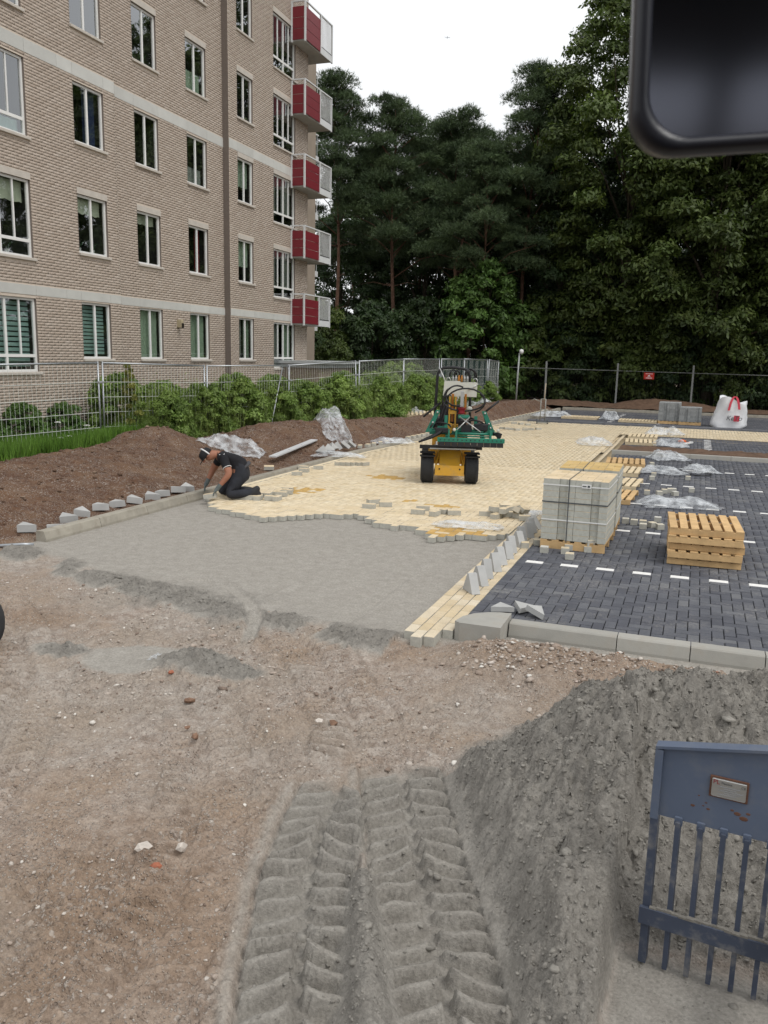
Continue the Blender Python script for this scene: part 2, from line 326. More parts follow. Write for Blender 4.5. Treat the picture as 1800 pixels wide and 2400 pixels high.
def ground_mat():
    m, t, out = nodes('bare_ground'); p = pos(t)
    a = t.nodes.new('ShaderNodeAttribute'); a.attribute_name = 'mask'
    sp = t.nodes.new('ShaderNodeSeparateColor'); t.links.new(a.outputs['Color'], sp.inputs[0]); gs, dk, br = sp.outputs; ve = a.outputs['Alpha']
    n1 = noise(t, p, 1.7, 6, .6); n2 = noise(t, p, 9, 6, .65); n3 = noise(t, p, 55, 4, .7); n4 = noise(t, p, 170, 3, .7)
    gravel = ramp(t, n2, [(.25, (.205, .155, .122)), (.42, (.315, .257, .215)), (.58, (.40, .343, .297)), (.75, (.49, .44, .392))])
    gravel = mixc(t, ramp(t, n1, [(.42, 0), (.66, 1)]), gravel, (.33, .255, .195))
    gravel = mixc(t, math_(t, 'MULTIPLY', br, .75), gravel, ramp(t, n2, [(.3, (.20, .135, .09)), (.7, (.32, .225, .155))]))
    sand = ramp(t, n2, [(.3, (.275, .255, .226)), (.7, (.345, .325, .292))])
    sand = mixc(t, dk, sand, ramp(t, n2, [(.3, (.19, .177, .158)), (.7, (.275, .258, .231))]))
    soilc = ramp(t, n2, [(.28, (.06, .031, .02)), (.5, (.115, .062, .039)), (.75, (.19, .122, .08))])
    soilc = mixc(t, ramp(t, n1, [(.45, 0), (.62, .8)]), soilc, (.165, .098, .06))
    c = mixc(t, gs, gravel, sand); c = mixc(t, ve, c, soilc)
    c = mixc(t, 1, c, ramp(t, n3, [(.25, .68), (.7, 1.2)]), 'MULTIPLY')
    gr = ramp(t, n4, [(.66, 0), (.74, 1)])                                   # pale grit
    c = mixc(t, math_(t, 'MULTIPLY', gr, .35), c, (.55, .5, .45))
    hh = math_(t, 'ADD', math_(t, 'MULTIPLY', n3, .8), math_(t, 'MULTIPLY', n4, .2))
    inv = math_(t, 'SUBTRACT', 1, gs)
    for sc_, lo in ((34, .5), (75, .42)):
        wv = t.nodes.new('ShaderNodeTexVoronoi'); wv.inputs['Scale'].default_value = sc_; wv.inputs['Randomness'].default_value = 1
        wp = t.nodes.new('ShaderNodeVectorMath'); wp.operation = 'ADD'; t.links.new(p, wp.inputs[0]); nn = t.nodes.new('ShaderNodeTexNoise'); nn.inputs['Scale'].default_value = sc_ * .9; t.links.new(p, nn.inputs['Vector']); sv = t.nodes.new('ShaderNodeVectorMath'); sv.operation = 'SCALE'; sv.inputs['Scale'].default_value = .8 / sc_; t.links.new(nn.outputs['Color'], sv.inputs[0]); t.links.new(sv.outputs[0], wp.inputs[1]); t.links.new(wp.outputs[0], wv.inputs['Vector'])
        sc2 = t.nodes.new('ShaderNodeSeparateColor'); t.links.new(wv.outputs['Color'], sc2.inputs[0])
        patch = ramp(t, noise(t, p, 2.6 if sc_ < 50 else 3.7, 5, .65), [(lo - .08, 0), (lo + .12, 1)])
        on = math_(t, 'MULTIPLY', math_(t, 'MULTIPLY', ramp(t, sc2.outputs[0], [(.42, 0), (.46, 1)]), ramp(t, wv.outputs['Distance'], [(.38, 1), (.5, 0)])), math_(t, 'MULTIPLY', patch, inv))
        c = mixc(t, math_(t, 'MULTIPLY', on, .7), c, ramp(t, sc2.outputs[1], [(0, (.20, .145, .11)), (.35, (.36, .30, .255)), (.75, (.46, .41, .365)), (1, (.58, .54, .49))]))
        hh = math_(t, 'ADD', hh, math_(t, 'MULTIPLY', on, math_(t, 'MULTIPLY', math_(t, 'SUBTRACT', .6, wv.outputs['Distance']), 1.6)))
    flat = math_(t, 'MULTIPLY', gs, math_(t, 'SUBTRACT', 1, dk)); hh = math_(t, 'MULTIPLY', hh, math_(t, 'SUBTRACT', 1, math_(t, 'MULTIPLY', flat, .65)))
    bsdf(t, out, c, .95, 0, .15, hh, .8, .022); return m
GM = ground_mat()
def warp(a, b, n, k):           # spacing grows by factor k from a to b
    u = np.linspace(0, 1, n); return a + (b - a) * (np.exp(math.log(k) * u) - 1) / (k - 1)
xsA = np.unique(np.concatenate([warp(-2.2, -8.17, 290, 2.6), np.linspace(-2.2, 1.0, 270), warp(1.0, 5.5, 50, 5)]))
ysA = np.unique(np.concatenate([np.linspace(1.2, 2.3, 30), warp(2.3, 12.75, 600, 5)]))
gA = tag(link('ground', grid_mesh('ground', xsA, ysA, GM)), kind='structure')
xsB = np.unique(np.concatenate([np.linspace(-15.2, -12.6, 30), np.linspace(-12.6, -8.16, 110)])); ysB = warp(3.0, 47, 380, 5)
gB = tag(link('verge', grid_mesh('verge', xsB, ysB, GM, True)), kind='structure')
# wide earth sheet that reaches the horizon
fm = M('forest_floor', (.10, .075, .05), .95, .4, .6, bump=.6, bs=6, bd=.05)
b = MB(); q = 4000
xs_ = [-q, -60, -15.1, -8.2, 5.4, 60, q]; ys_ = [-q, -40, 1.25, 12.7, 46.9, 90, q]
vv = [(x, y, -.22) for y in ys_ for x in xs_]; ff = []
for j in range(6):
    for i in range(6): ff.append((j * 7 + i, j * 7 + i + 1, j * 7 + i + 8, j * 7 + i + 7))
b.add(vv, ff); tag(b.build('terrain', fm), kind='structure')
# ------------------------------------------------------------------ loose stones (too many to count) and some big ones
def ico(seed, sub=1):
    r_ = random.Random(seed); g = (1 + 5 ** .5) / 2
    vs_ = [Vector(v).normalized() for v in ((-1, g, 0), (1, g, 0), (-1, -g, 0), (1, -g, 0), (0, -1, g), (0, 1, g), (0, -1, -g), (0, 1, -g), (g, 0, -1), (g, 0, 1), (-g, 0, -1), (-g, 0, 1))]
    fs = [(0, 11, 5), (0, 5, 1), (0, 1, 7), (0, 7, 10), (0, 10, 11), (1, 5, 9), (5, 11, 4), (11, 10, 2), (10, 7, 6), (7, 1, 8), (3, 9, 4), (3, 4, 2), (3, 2, 6), (3, 6, 8), (3, 8, 9), (4, 9, 5), (2, 4, 11), (6, 2, 10), (8, 6, 7), (9, 8, 1)]
    s = Vector((r_.uniform(.75, 1.25), r_.uniform(.6, 1), r_.uniform(.45, .8)))
    return np.array([[v.x * s.x * r_.uniform(.5, 1.3), v.y * s.y * r_.uniform(.5, 1.3), v.z * s.z * r_.uniform(.5, 1.2)] for v in vs_]), np.array(fs)
ICO = [ico(i) for i in range(10)]
def stones(P, S, name, mat, tone):
    V = []; Fc = []; A_ = []; o = 0
    for i in range(len(P)):
        v, f = ICO[i % 10]; a = rng.uniform(0, 6.28); c, s_ = math.cos(a), math.sin(a)
        w = v * S[i]; w = np.stack([w[:, 0] * c - w[:, 1] * s_, w[:, 0] * s_ + w[:, 1] * c, w[:, 2]], 1) + P[i]
        V.append(w); Fc.append(f + o); A_.append(np.full(12, tone[i])); o += 12
    return link(name, nmesh(name, np.concatenate(V), np.concatenate(Fc), mat, False, {'tone': np.concatenate(A_)}))
def tone_mat(name, stops, rough=.9, attr=True):
    m, t, out = nodes(name); p = pos(t)
    if attr:
        a = t.nodes.new('ShaderNodeAttribute'); a.attribute_name = 'tone'; f = a.outputs['Fac']
    else: f = t.nodes.new('ShaderNodeObjectInfo').outputs['Random']
    c = ramp(t, f, stops); c = mixc(t, 1, c, ramp(t, noise(t, p, 60, 4), [(.3, .75), (.7, 1.15)]), 'MULTIPLY')
    bsdf(t, out, c, rough, 0, .25, noise(t, p, 120, 3), .4, .004); return m
stm = tone_mat('pebbles', [(0, (.19, .14, .11)), (.3, (.36, .29, .24)), (.55, (.42, .36, .31)), (.8, (.5, .45, .4)), (.94, (.66, .63, .58)), (.97, (.30, .13, .08))])
N_ = 60000; px = rng.uniform(-8.1, 3.5, N_); py = 1.4 + 6.6 * rng.uniform(0, 1, N_) ** .8
pz, g1, g2, g3, g4, g5 = soil(px, py); keep = rng.uniform(0, 1, N_) < g4 ** 1.3 * .46 * (1 - g5) + .02 * (1 - g1) * (1 - g5); keep &= rng.uniform(0, 1, N_) > g1 * 1.1; keep &= ~((px > -2.36) & (py > 6.8) & (px < -1.9)) & (py < 7.45)
px, py, pz = px[keep], py[keep], pz[keep]; s_ = .005 + .012 * rng.uniform(0, 1, len(px)) ** 2.5 + (rng.uniform(0, 1, len(px)) < .05) * rng.uniform(.006, .02, len(px))
s_ = s_ * np.clip(.6 + .09 * py, .8, 1.3)
P_ = np.stack([px, py, pz + s_ * .12], 1)
tag(stones(P_, s_, 'gravel', stm, rng.uniform(0, .96, len(px))), 'small mixed stones scattered over the brown ground', 'gravel', kind='stuff')
cpx = rng.uniform(-1.7, -1.7 + 4.3, 9000); cpy = rng.uniform(6.3, 7.42, 9000); pz, g1, g2, g3, g4, g5 = soil(cpx, cpy)
k_ = rng.uniform(0, 1, 9000) < .15 * g4; cpx, cpy, pz = cpx[k_], cpy[k_], pz[k_]; s_ = rng.uniform(.008, .032, len(cpx)) * rng.uniform(.5, 1, len(cpx))
tag(stones(np.stack([cpx, cpy, pz + .3 * s_], 1), s_, 'rubble', stm, rng.uniform(0, .97, len(cpx))), 'rubble and stones banked against the parking kerb', 'rubble', kind='stuff')
# sand clods on the heap and windrow
cm = tone_mat('sand_clods', [(0, (.19, .178, .158)), (1, (.27, .254, .227))])
px = np.concatenate([rng.uniform(-8, -1.9, 26000), rng.uniform(-1.75, 1.7, 46000)]); py = np.concatenate([rng.uniform(5, 8.3, 26000), 2.3 + 4.4 * rng.uniform(0, 1, 46000) ** 1.1]); N_ = len(px); pz, g1, g2, g3, g4, g5 = soil(px, py)
k_ = (rng.uniform(0, 1, N_) < .46 * g2 ** 2) & (g2 > .3) & ~((px > -2.4) & (py > 6.7)); px, py, pz = px[k_], py[k_], pz[k_]
s_ = .0055 + .008 * rng.uniform(0, 1, len(px)) ** 2 + (rng.uniform(0, 1, len(px)) < .02) * rng.uniform(.006, .03, len(px))
tag(stones(np.stack([px, py, pz - .12 * s_], 1), s_, 'sand_clods', cm, rng.uniform(0, 1, len(px))), 'loose crumbs and clods of damp grey sand on the heap', 'sand', kind='stuff')
# earth clods on the verge
em = tone_mat('earth_clods', [(0, (.085, .05, .033)), (.6, (.14, .088, .058)), (1, (.26, .19, .14))])
N_ = 4200; px = rng.uniform(-12.5, -8.3, N_); py = rng.uniform(8.2, 26, N_); pz, *_r = soil(px, py)
s_ = .008 + .045 * rng.uniform(0, 1, N_) ** 9
tag(stones(np.stack([px, py, pz + .2 * s_], 1), s_, 'earth_clods', em, rng.uniform(0, 1, N_)), 'crumbled clods lying on the dug-up brown earth', 'earth', kind='stuff')
def gz(x, y): return float(soil(np.array([x * 1.0]), np.array([y * 1.0]))[0][0])
def rock_mesh(seed, mat):
    v, f = ico(seed); b = MB(); b.add([Vector(x) for x in v], [tuple(int(i) for i in q_) for q_ in f]); return b.mesh('stone', mat)
rm = {'brown': M('stone_brown', (.2, .12, .08), .85, .3, 30), 'pale': M('stone_pale', (.52, .47, .42), .85, .2, 30), 'red': M('stone_brick', (.33, .12, .07), .85, .25, 30), 'grey': M('stone_grey', (.33, .3, .27), .85, .25, 30)}
for i, (x, y, s_, c, lab) in enumerate([(-2.92, 4.42, .045, 'brown', 'rounded brown stone among gravel with a darker stone beside it'), (-3.05, 4.52, .032, 'brown', 'small dark brown stone next to a rounded brown stone'), (-2.5, 3.28, .05, 'pale', 'pale whitish stone lying beside a broken red brick piece'), (-2.36, 3.2, .04, 'red', 'broken red brick piece lying beside a pale stone'),
      (-3.35, 5.0, .045, 'brown', 'flat brown cobble near the small sand pile'), (-3.7, 5.28, .03, 'red', 'orange brick chip on the gravel below the smooth sand patch'), (-2.32, 3.36, .045, 'pale', 'broad pale flat stone just beyond the red brick piece'), (-2.2, 5.05, .04, 'brown', 'rust brown stone in front of the rubble bank'), (-2.28, 4.98, .035, 'pale', 'white stone next to the rust brown stone')]):
    me = rock_mesh(200 + i, rm[c]); o = link('stone', me, None, T(x, y, gz(x, y) + s_ * .5 + .012) @ RZ(i * 50) @ Matrix.Scale(s_, 4)); tag(o, lab, 'stone', 'larger stones on the brown ground')
# ================================================================== paving
L_ = .213; W_ = .1065
def tone_paver(name, stops, attr, top=None, side=None, dust=(.5, .47, .42), damt=.25):
    """paver: tone per stone, concrete sides, dusty top"""
    m, t, out = nodes(name); p = pos(t)
    if attr:
        a = t.nodes.new('ShaderNodeAttribute'); a.attribute_name = 'tone'; f = a.outputs['Fac']
    else: f = t.nodes.new('ShaderNodeObjectInfo').outputs['Random']
    c = ramp(t, f, stops)
    c = mixc(t, 1, c, ramp(t, noise(t, p, 5, 4), [(.3, .86), (.7, 1.08)]), 'MULTIPLY')
    c = mixc(t, 1, c, ramp(t, noise(t, p, 90, 3), [(.3, .88), (.7, 1.08)]), 'MULTIPLY')
    d = ramp(t, noise(t, p, 1.3, 7, .7), [(.47, 0), (.66, 1)]); d2 = ramp(t, noise(t, p, 30, 4, .7), [(.45, 0), (.65, 1)])
    c = mixc(t, math_(t, 'MULTIPLY', math_(t, 'MULTIPLY', d, d2), damt), c, dust)
    if side:
        g = t.nodes.new('ShaderNodeNewGeometry'); s = t.nodes.new('ShaderNodeSeparateXYZ'); t.links.new(g.outputs['Normal'], s.inputs[0])
        o = t.nodes.new('ShaderNodeTexCoord'); zz = t.nodes.new('ShaderNodeSeparateXYZ'); t.links.new(o.outputs['Object'], zz.inputs[0])
        k = ramp(t, math_(t, 'ADD', zz.outputs['Z'], .085), [(.06, 1), (.075, 0)]) if False else ramp(t, s.outputs['Z'], [(.25, 1), (.5, 0)])
        c = mixc(t, k, c, mixc(t, ramp(t, noise(t, p, 25, 4), [(.3, 0), (.7, 1)]), side, [x * .82 for x in side]))
    bsdf(t, out, c, .88, 0, .25, noise(t, p, 220, 3), .3, .003); return m
YST = [(0, (.61, .495, .325)), (.18, (.64, .53, .36)), (.55, (.665, .56, .395)), (.9, (.685, .585, .42)), (.955, (.70, .605, .445)), (.965, (.50, .315, .10)), (1, (.56, .37, .14))]
BST = [(0, (.08, .083, .098)), (.5, (.098, .102, .118)), (.95, (.12, .124, .138)), (1, (.15, .152, .16))]
CONC = (.47, .46, .41)
YS = tone_paver('yellow_paver', YST, True, side=CONC, damt=.1); YO = tone_paver('yellow_paver_single', [(0, (.62, .505, .335)), (1, (.685, .58, .415))], False, side=CONC, damt=.1)
AM = tone_paver('amber_paver', [(0, (.47, .29, .09)), (1, (.56, .36, .13))], False, side=CONC, damt=.1)
BS_ = tone_paver('black_paver', BST, True, dust=(.33, .31, .28), damt=.55); BO = tone_paver('black_paver_single', BST, False, dust=(.33, .31, .28), damt=.55)
WH = M('white_paver', (.74, .73, .71), .8, .08, 20, bump=.2, bs=80)
PB = [(0, 0)]
def paver_mesh(name, lx, ly, h, mat, bev=.005, top=0):
    b = MB(); z0, z1 = top - h, top; e = bev; x, y = lx / 2, ly / 2
    vs_ = [(-x, -y, z0), (x, -y, z0), (x, y, z0), (-x, y, z0), (-x, -y, z1 - e), (x, -y, z1 - e), (x, y, z1 - e), (-x, y, z1 - e), (-x + e, -y + e, z1), (x - e, -y + e, z1), (x - e, y - e, z1), (-x + e, y - e, z1)]
    fs = [(3, 2, 1, 0), (8, 9, 10, 11)]
    for k in (0, 4):
        for i in range(4): fs.append((k + i, k + (i + 1) % 4, k + 4 + (i + 1) % 4, k + 4 + i))
    b.add(vs_, fs); return b.mesh(name, mat)
def pavers(lst, name, mat, h=.08, far=19):
    """many pavers as one mesh: (cx, cy, lx, ly, dz, tone)"""
    a = np.array(lst); V = []; Fc = []; To = []; o = 0
    for part in (a[a[:, 1] < far], a[(a[:, 1] >= far) & (a[:, 1] < 27)], a[a[:, 1] >= 27]):
        if not len(part): continue
        n = len(part); e = .005; near = part[0, 1] < far
        cx, cy, lx, ly, dz, to = part.T; g = .0035; x = lx / 2 - g; y = ly / 2 - g
        rings = [(-h, 0), (-e, 0), (0, e)] if near else [(-.02, 0), (0, .002)] if part[0, 1] < 27 else [(0, .002)]
        vv_ = []
        for zz, ins in rings:
            for sx, sy in ((-1, -1), (1, -1), (1, 1), (-1, 1)): vv_.append(np.stack([cx + sx * (x - ins), cy + sy * (y - ins), dz + zz], 1))
        vv_ = np.stack(vv_, 1); k = vv_.shape[1]; V.append(vv_.reshape(-1, 3)); To.append(np.repeat(to, k))
        fs = [(k - 4, k - 3, k - 2, k - 1)]
        for r_ in range(len(rings) - 1):
            for i in range(4): fs.append((4 * r_ + i, 4 * r_ + (i + 1) % 4, 4 * r_ + 4 + (i + 1) % 4, 4 * r_ + 4 + i))
        Fc.append((np.array(fs)[None] + (np.arange(n) * k)[:, None, None] + o).reshape(-1, 4)); o += n * k
    return link(name, nmesh(name, np.concatenate(V), np.concatenate(Fc), mat, False, {'tone': np.concatenate(To)}))
def herring(x0, x1, y0, y1, ok, ph=0):
    out = []
    nx = int((x1 - x0) / W_) + 2; ny = int((y1 - y0) / W_) + 2
    for j in range(-1, ny):
        for i in range(-1, nx):
            d = (i - j + ph) % 4
            if d == 0: cx, cy, lx, ly = x0 + (i + 1) * W_, y0 + (j + .5) * W_, L_, W_
            elif d == 3: cx, cy, lx, ly = x0 + (i + .5) * W_, y0 + (j + 1) * W_, W_, L_
            else: continue
            # stones cut where they meet the edge
            ax, bx, ay, by = max(cx - lx / 2, x0), min(cx + lx / 2, x1), max(cy - ly / 2, y0), min(cy + ly / 2, y1)
            if bx - ax < .03 or by - ay < .03: continue
            if ok(cx, cy): out.append(((ax + bx) / 2, (ay + by) / 2, bx - ax, by - ay))
    return out
def camkey(p): return (p[0] - 0) ** 2 + p[1] ** 2 + 6
def in_view(x, y):
    d = Vector((x, y, -2.48)); c = d.dot(cf)
    return c > .3 and abs(d.dot(cr) / c) < .459 and abs(d.dot(cu) / c) < .612
EDGE = np.array([(-8.1, 12.55), (-7.75, 12.35), (-7.45, 11.9), (-7.15, 11.55), (-6.7, 11.35), (-6.15, 11.15), (-6.0, 11.3), (-5.55, 11.65), (-4.95, 12.05), (-4.7, 12.0), (-4.3, 11.5), (-3.75, 11.55), (-3.35, 11.0), (-3.05, 11.1), (-2.8, 11.35), (-2.55, 11.5), (-2.36, 11.75)])
def jit(lst, tone=None, amp=.003):
    r_ = random.Random(5)
    return [(p[0], p[1], p[2], p[3], r_.uniform(-amp, amp), tone(p) if tone else r_.random()) for p in lst]
rq = random.Random(3)
AMB = [(-6.75, 13.75, .5, .42), (-5.9, 16.1, .62, .3), (-3.05, 11.35, .85, .38), (-3.9, 13.4, .3, .2), (-4.6, 13.6, .22, .12)]
def ytone(p):
    for cx, cy, sx, sy in AMB:
        if ((p[0] - cx) / sx) ** 2 + ((p[1] - cy) / sy) ** 2 < rq.uniform(.25, 1.0) and rq.random() < .85: return .98
    return rq.random() * .95
def okY(x, y): return y > np.interp(x, EDGE[:, 0], EDGE[:, 1]) and x > kx(y) + .17 and not (y > 33.6)
Y = jit(herring(-7.84, -2.36, 10.6, 33.7, okY), ytone)
X2 = jit(herring(-2.36, 9.0, 29.6, 33.7, lambda x, y: True), ytone)       # crossing arm at the far end
road_sheet = MB(); road_sheet.add([(-8.0, 12.4, -.1), (-2.3, 12.4, -.1), (-2.3, 33.8, -.1), (-8.0, 33.8, -.1), (-2.3, 29.5, -.1), (9.2, 29.5, -.1), (9.2, 33.8, -.1)], [(0, 1, 2, 3), (4, 5, 6, 2)])
jm = M('joint_sand', (.36, .29, .19), .95, .2, 20)
road = tag(road_sheet.build('brick_road', jm), kind='structure')
def split_pavers(parent, lst, single_mat, stuff_mat, nm, altmat=None, h=.08):
    vis = sorted([p for p in lst if in_view(p[0], p[1])], key=camkey); top = set(vis[:300]); shared = {}
    for p in vis[:300]:
        mt = altmat if (altmat and p[5] > .96) else single_mat
        k = (round(p[2], 3), round(p[3], 3), mt.name)
        if k not in shared: shared[k] = paver_mesh('paver', p[2] - .007, p[3] - .007, h, mt)
        link('paver', shared[k], parent, T(p[0], p[1], p[4]) @ RX(rq.uniform(-.6, .6)) @ RY(rq.uniform(-.6, .6)))
    rest = [p for p in lst if p not in top]
    if not rest: return
    o = pavers(rest, nm, stuff_mat, h); o.parent = parent; tag(o, kind='stuff')
split_pavers(road, Y + X2, YO, YS, 'far_pavers', AM)
# herringbone edge row along the kerb: bright stretcher row
edge = []
y = 12.7
while y < 33: edge.append((float(kx(y)) + .085, y + L_ / 2, W_, L_ - .004, .002, .9)); y += L_
o = pavers(edge, 'edge_row', YS); o.parent = road; tag(o, kind='stuff')
# ------------------------------------------------------------------ gutter strip between road and parking
gut = MB(); gut.add([(-2.35, 6.85, -.11), (-1.93, 6.85, -.11), (-1.93, 29.5, -.11), (-2.7, 29.5, -.11), (-2.6, 20, -.11)], [(0, 1, 2, 3, 4)])
gutter = tag(gut.build('gutter_strip', jm), kind='structure')
gl = []
for r_, (x, y0) in enumerate(((-2.295, 6.98), (-2.19, 6.84), (-2.085, 6.9), (-1.98, 7.15))):
    y = y0
    while y < 19.5: gl.append((x - .01 * max(0, y - 12) * .5, y + L_ / 2, W_ - .002, L_ - .001, random.uniform(-.003, .003), random.uniform(.2, .9) if r_ < 3 or y > 7.4 else .05)); y += L_
GO = tone_paver('gutter_paver_single', [(0, (.56, .45, .29)), (.6, (.61, .51, .36)), (1, (.64, .56, .43))], False, side=CONC, dust=(.42, .39, .34), damt=.6)
GS = tone_paver('gutter_paver', [(0, (.56, .45, .29)), (.6, (.61, .51, .36)), (1, (.64, .56, .43))], True, side=CONC, dust=(.42, .39, .34), damt=.6)
split_pavers(gutter, gl, GO, GS, 'far_gutter_pavers', h=.10)
fl = []
for y in np.arange(19.6, 29.2, L_):
    for i, x in enumerate((-2.62, -2.2)): fl.append((x, y, W_, L_, 0, .5))
for y in np.arange(23.9, 28.6, W_): fl.append((-2.4, y, L_, W_, -.03, .1))
o = pavers(fl, 'far_row', GS); o.parent = gutter; tag(o, kind='stuff')
# ------------------------------------------------------------------ black parking bays with white dash stones
def parking(name, x0, x1, y0, y1, rows, cols=()):
    sh = MB(); sh.add([(x0, y0, -.1), (x1, y0, -.1), (x1, y1, -.1), (x0, y1, -.1)], [(0, 1, 2, 3)])
    o = tag(sh.build(name, M('joint_dark', (.04, .04, .045), .95, .2, 20)), kind='structure')
    return o, jit(herring(x0, x1, y0, y1, lambda x, y: True, 1))
WD = paver_mesh('white_paver', L_ * .98, W_ * .93, .08, WH)
park, lst = parking('parking_pavement', -1.925, 5.5, 7.62, 23.2, 0)
split_pavers(park, lst, BO, BS_, 'far_black_pavers')
for y in (10.12, 12.64, 15.22, 17.85, 20.55):
    for k in range(13): link('white_paver', WD, park, T(-1.72 + k * .426, y, .0042))
park2, lst = parking('far_bay_pavement', -2.0, 9.0, 25.3, 29.45, 0)
o = pavers(lst, 'black_pavers', BS_); o.parent = park2; tag(o, kind='stuff')
for k in range(9): link('white_paver', WD, park2, T(.42, 25.6 + k * .426, .0042) @ RZ(0))
park3, lst = parking('end_bay_pavement', -6.1, 9.0, 34.05, 42.6, 0)
o = pavers(lst, 'black_pavers', BS_); o.parent = park3; tag(o, kind='stuff')
for x in (-3.3, -1.45): 
    for k in range(8): link('white_paver', WD, park3, T(x + .02 * k, 34.6 + k * .9, .0042))
# ------------------------------------------------------------------ kerbs
KM = M('kerb_concrete', (.33, .305, .255), .9, .16, 5, bump=.3, bs=90, dirt=(.19, .16, .12), dscale=4, damt=.5, rnd=.15)
KG = M('kerb_concrete_grey', (.35, .34, .31), .9, .14, 5, bump=.3, bs=90, dirt=(.27, .24, .2), dscale=5, damt=.5, rnd=.1)
def kerb_stone(parent, a, b_, w=.15, z0=-.2, z1=.06, mat=KM, slope=.03, side=-1, gap=.004):
    """one kerb stone from a to b; its body lies to the left (side -1) of the line, with a chamfered face"""
    a = Vector((a[0], a[1], 0)); b_ = Vector((b_[0], b_[1], 0)); d = (b_ - a); l = d.length; d.normalize(); n = Vector((-d.y, d.x, 0)) * (1 if side < 0 else -1)
    prof = [(-.02, z0), (-.02, z1 - .11), (slope * .4, z1 - .012), (slope * .4 + .014, z1), (w - .008, z1), (w, z1 - .008), (w, z0)]
    vs_ = []
    for t_ in (gap, l - gap):
        for u, z in prof: vs_.append(a + d * t_ + n * u + Vector((0, 0, z)))
    m = len(prof); fs = [tuple(range(m)), tuple(range(2 * m - 1, m - 1, -1))] + [(i, m + i, m + (i + 1) % m, (i + 1) % m) for i in range(m)]
    bb = MB(); bb.add(vs_, fs); bb.build('kerb_stone', mat, parent)
kl = tag(empty('kerb'), 'concrete kerb between the yellow road and dug-up verge', kind='structure')
y = 8.68
while y < 44:
    y2 = y + 1.12; kerb_stone(kl, (float(kx(y)), y), (float(kx(y2)), y2)); y = y2
kp = tag(empty('parking_kerb'), kind='structure')
x = -1.47
for l in (.98, .62, .60, 1.0, 1.0, 1.0, 1.0):
    kerb_stone(kp, (x, 7.44), (x + l, 7.44), .15, -.2, .05, KG, .01, side=-1); x += l
# rounded corner piece at the end of the parking kerb
cb = MB(); prof = [(-1.915, 7.16)] + [(-1.48 - .43 * math.cos(R(a)), 7.18 + .42 * math.sin(R(a))) for a in (0, 20, 40, 60, 75, 90)] + [(-1.48, 7.12), (-1.86, 7.12)]
prof = prof[::-1]
cb.prism(prof, -.2, .095); cb.build('corner_stone', KG, kp)
ki = tag(empty('island_kerb'), kind='structure')
for k in range(11): kerb_stone(ki, (-2.05 + k, 23.3), (-1.05 + k, 23.3), .12, -.15, .10, KG, .01)
isl = MB(); isl.box(-2.0, 23.43, -.2, 9, 25.2, .07); 
vv = []; xs_ = np.linspace(-1.95, 9, 130); ys_ = np.linspace(23.43, 25.25, 24); X_, Y_ = np.meshgrid(xs_, ys_); Zs = .04 + .07 * (bil(X_ * 4, Y_ * 4, 3, 9) - .2)
i_ = np.arange(X_.size).reshape(X_.shape); f_ = np.stack([i_[:-1, :-1].ravel(), i_[:-1, 1:].ravel(), i_[1:, 1:].ravel(), i_[1:, :-1].ravel()], 1)
SOILM = M('dug_earth', (.115, .07, .046), .95, .35, 5, bump=.6, bs=30, bd=.02)
tag(link('island_bed', nmesh('island_bed', np.stack([X_.ravel(), Y_.ravel(), Zs.ravel()], 1), f_, SOILM, True)), kind='structure')
kf = tag(empty('end_kerb'), kind='structure')
for k in range(16): kerb_stone(kf, (-6.3 + k, 42.75), (-5.3 + k, 42.75), .15, -.15, .12, KM, .01)
ke = tag(empty('edge_kerb'), kind='structure')
for k in range(15): kerb_stone(ke, (-6.35 + k, 33.78), (-5.35 + k, 33.78), .2, -.15, .02 + .05, M('kerb_dark', (.12, .125, .14), .85, .15, 6), .01)
xs_ = np.linspace(-10, 10, 180); ys_ = np.linspace(42.9, 50, 50); X_, Y_ = np.meshgrid(xs_, ys_)
Zs = .1 + .16 * bil(X_ * .9, Y_ * .9, 4, 19) + .45 * ga(X_, Y_, -1.4, 44.5, 1.6, .6) + .2 * ga(X_, Y_, -7, 44.5, 2, .8); i_ = np.arange(X_.size).reshape(X_.shape); f_ = np.stack([i_[:-1, :-1].ravel(), i_[:-1, 1:].ravel(), i_[1:, 1:].ravel(), i_[1:, :-1].ravel()], 1)
tag(link('end_verge', nmesh('end_verge', np.stack([X_.ravel(), Y_.ravel(), Zs.ravel()], 1), f_, SOILM, True)), kind='structure')
# ================================================================== apartment building
KB = 1.04; TH = 1.18; DB = 13.946; SCAM = 17.29
bld = empty('apartment_building', T(-14.3 * KB, 17.0 * KB, 0) @ RZ(90 + TH))
tag(bld, 'brown brick apartment block with white framed windows and red balconies', 'building')
def SZ(s, z, out=0):
    f = (KB * DB - out) / DB; return (s + SCAM) * f - SCAM * KB, 2.48 + (z - 2.48) * f
OUT = {'A': .12, 'B': 0.0, 'C': .22}
mortar = M('mortar', (.56, .485, .41), .95, .1, 12, bump=.2, bs=100)
BRS = [(0, (.35, .284, .232)), (.3, (.385, .318, .264)), (.7, (.42, .352, .296)), (1, (.46, .395, .34))]
brS = tone_mat('wall_bricks', BRS); brO = tone_mat('wall_brick_single', BRS, attr=False)
conc = M('band_concrete', (.55, .55, .52), .85, .07, 3, bump=.15, bs=60, rnd=.12)
sillm = M('sill_concrete', (.50, .46, .41), .85, .1, 6, bump=.15, bs=60)
white = M('white_frame_paint', (.74, .74, .72), .45, .04, 4, bump=0)
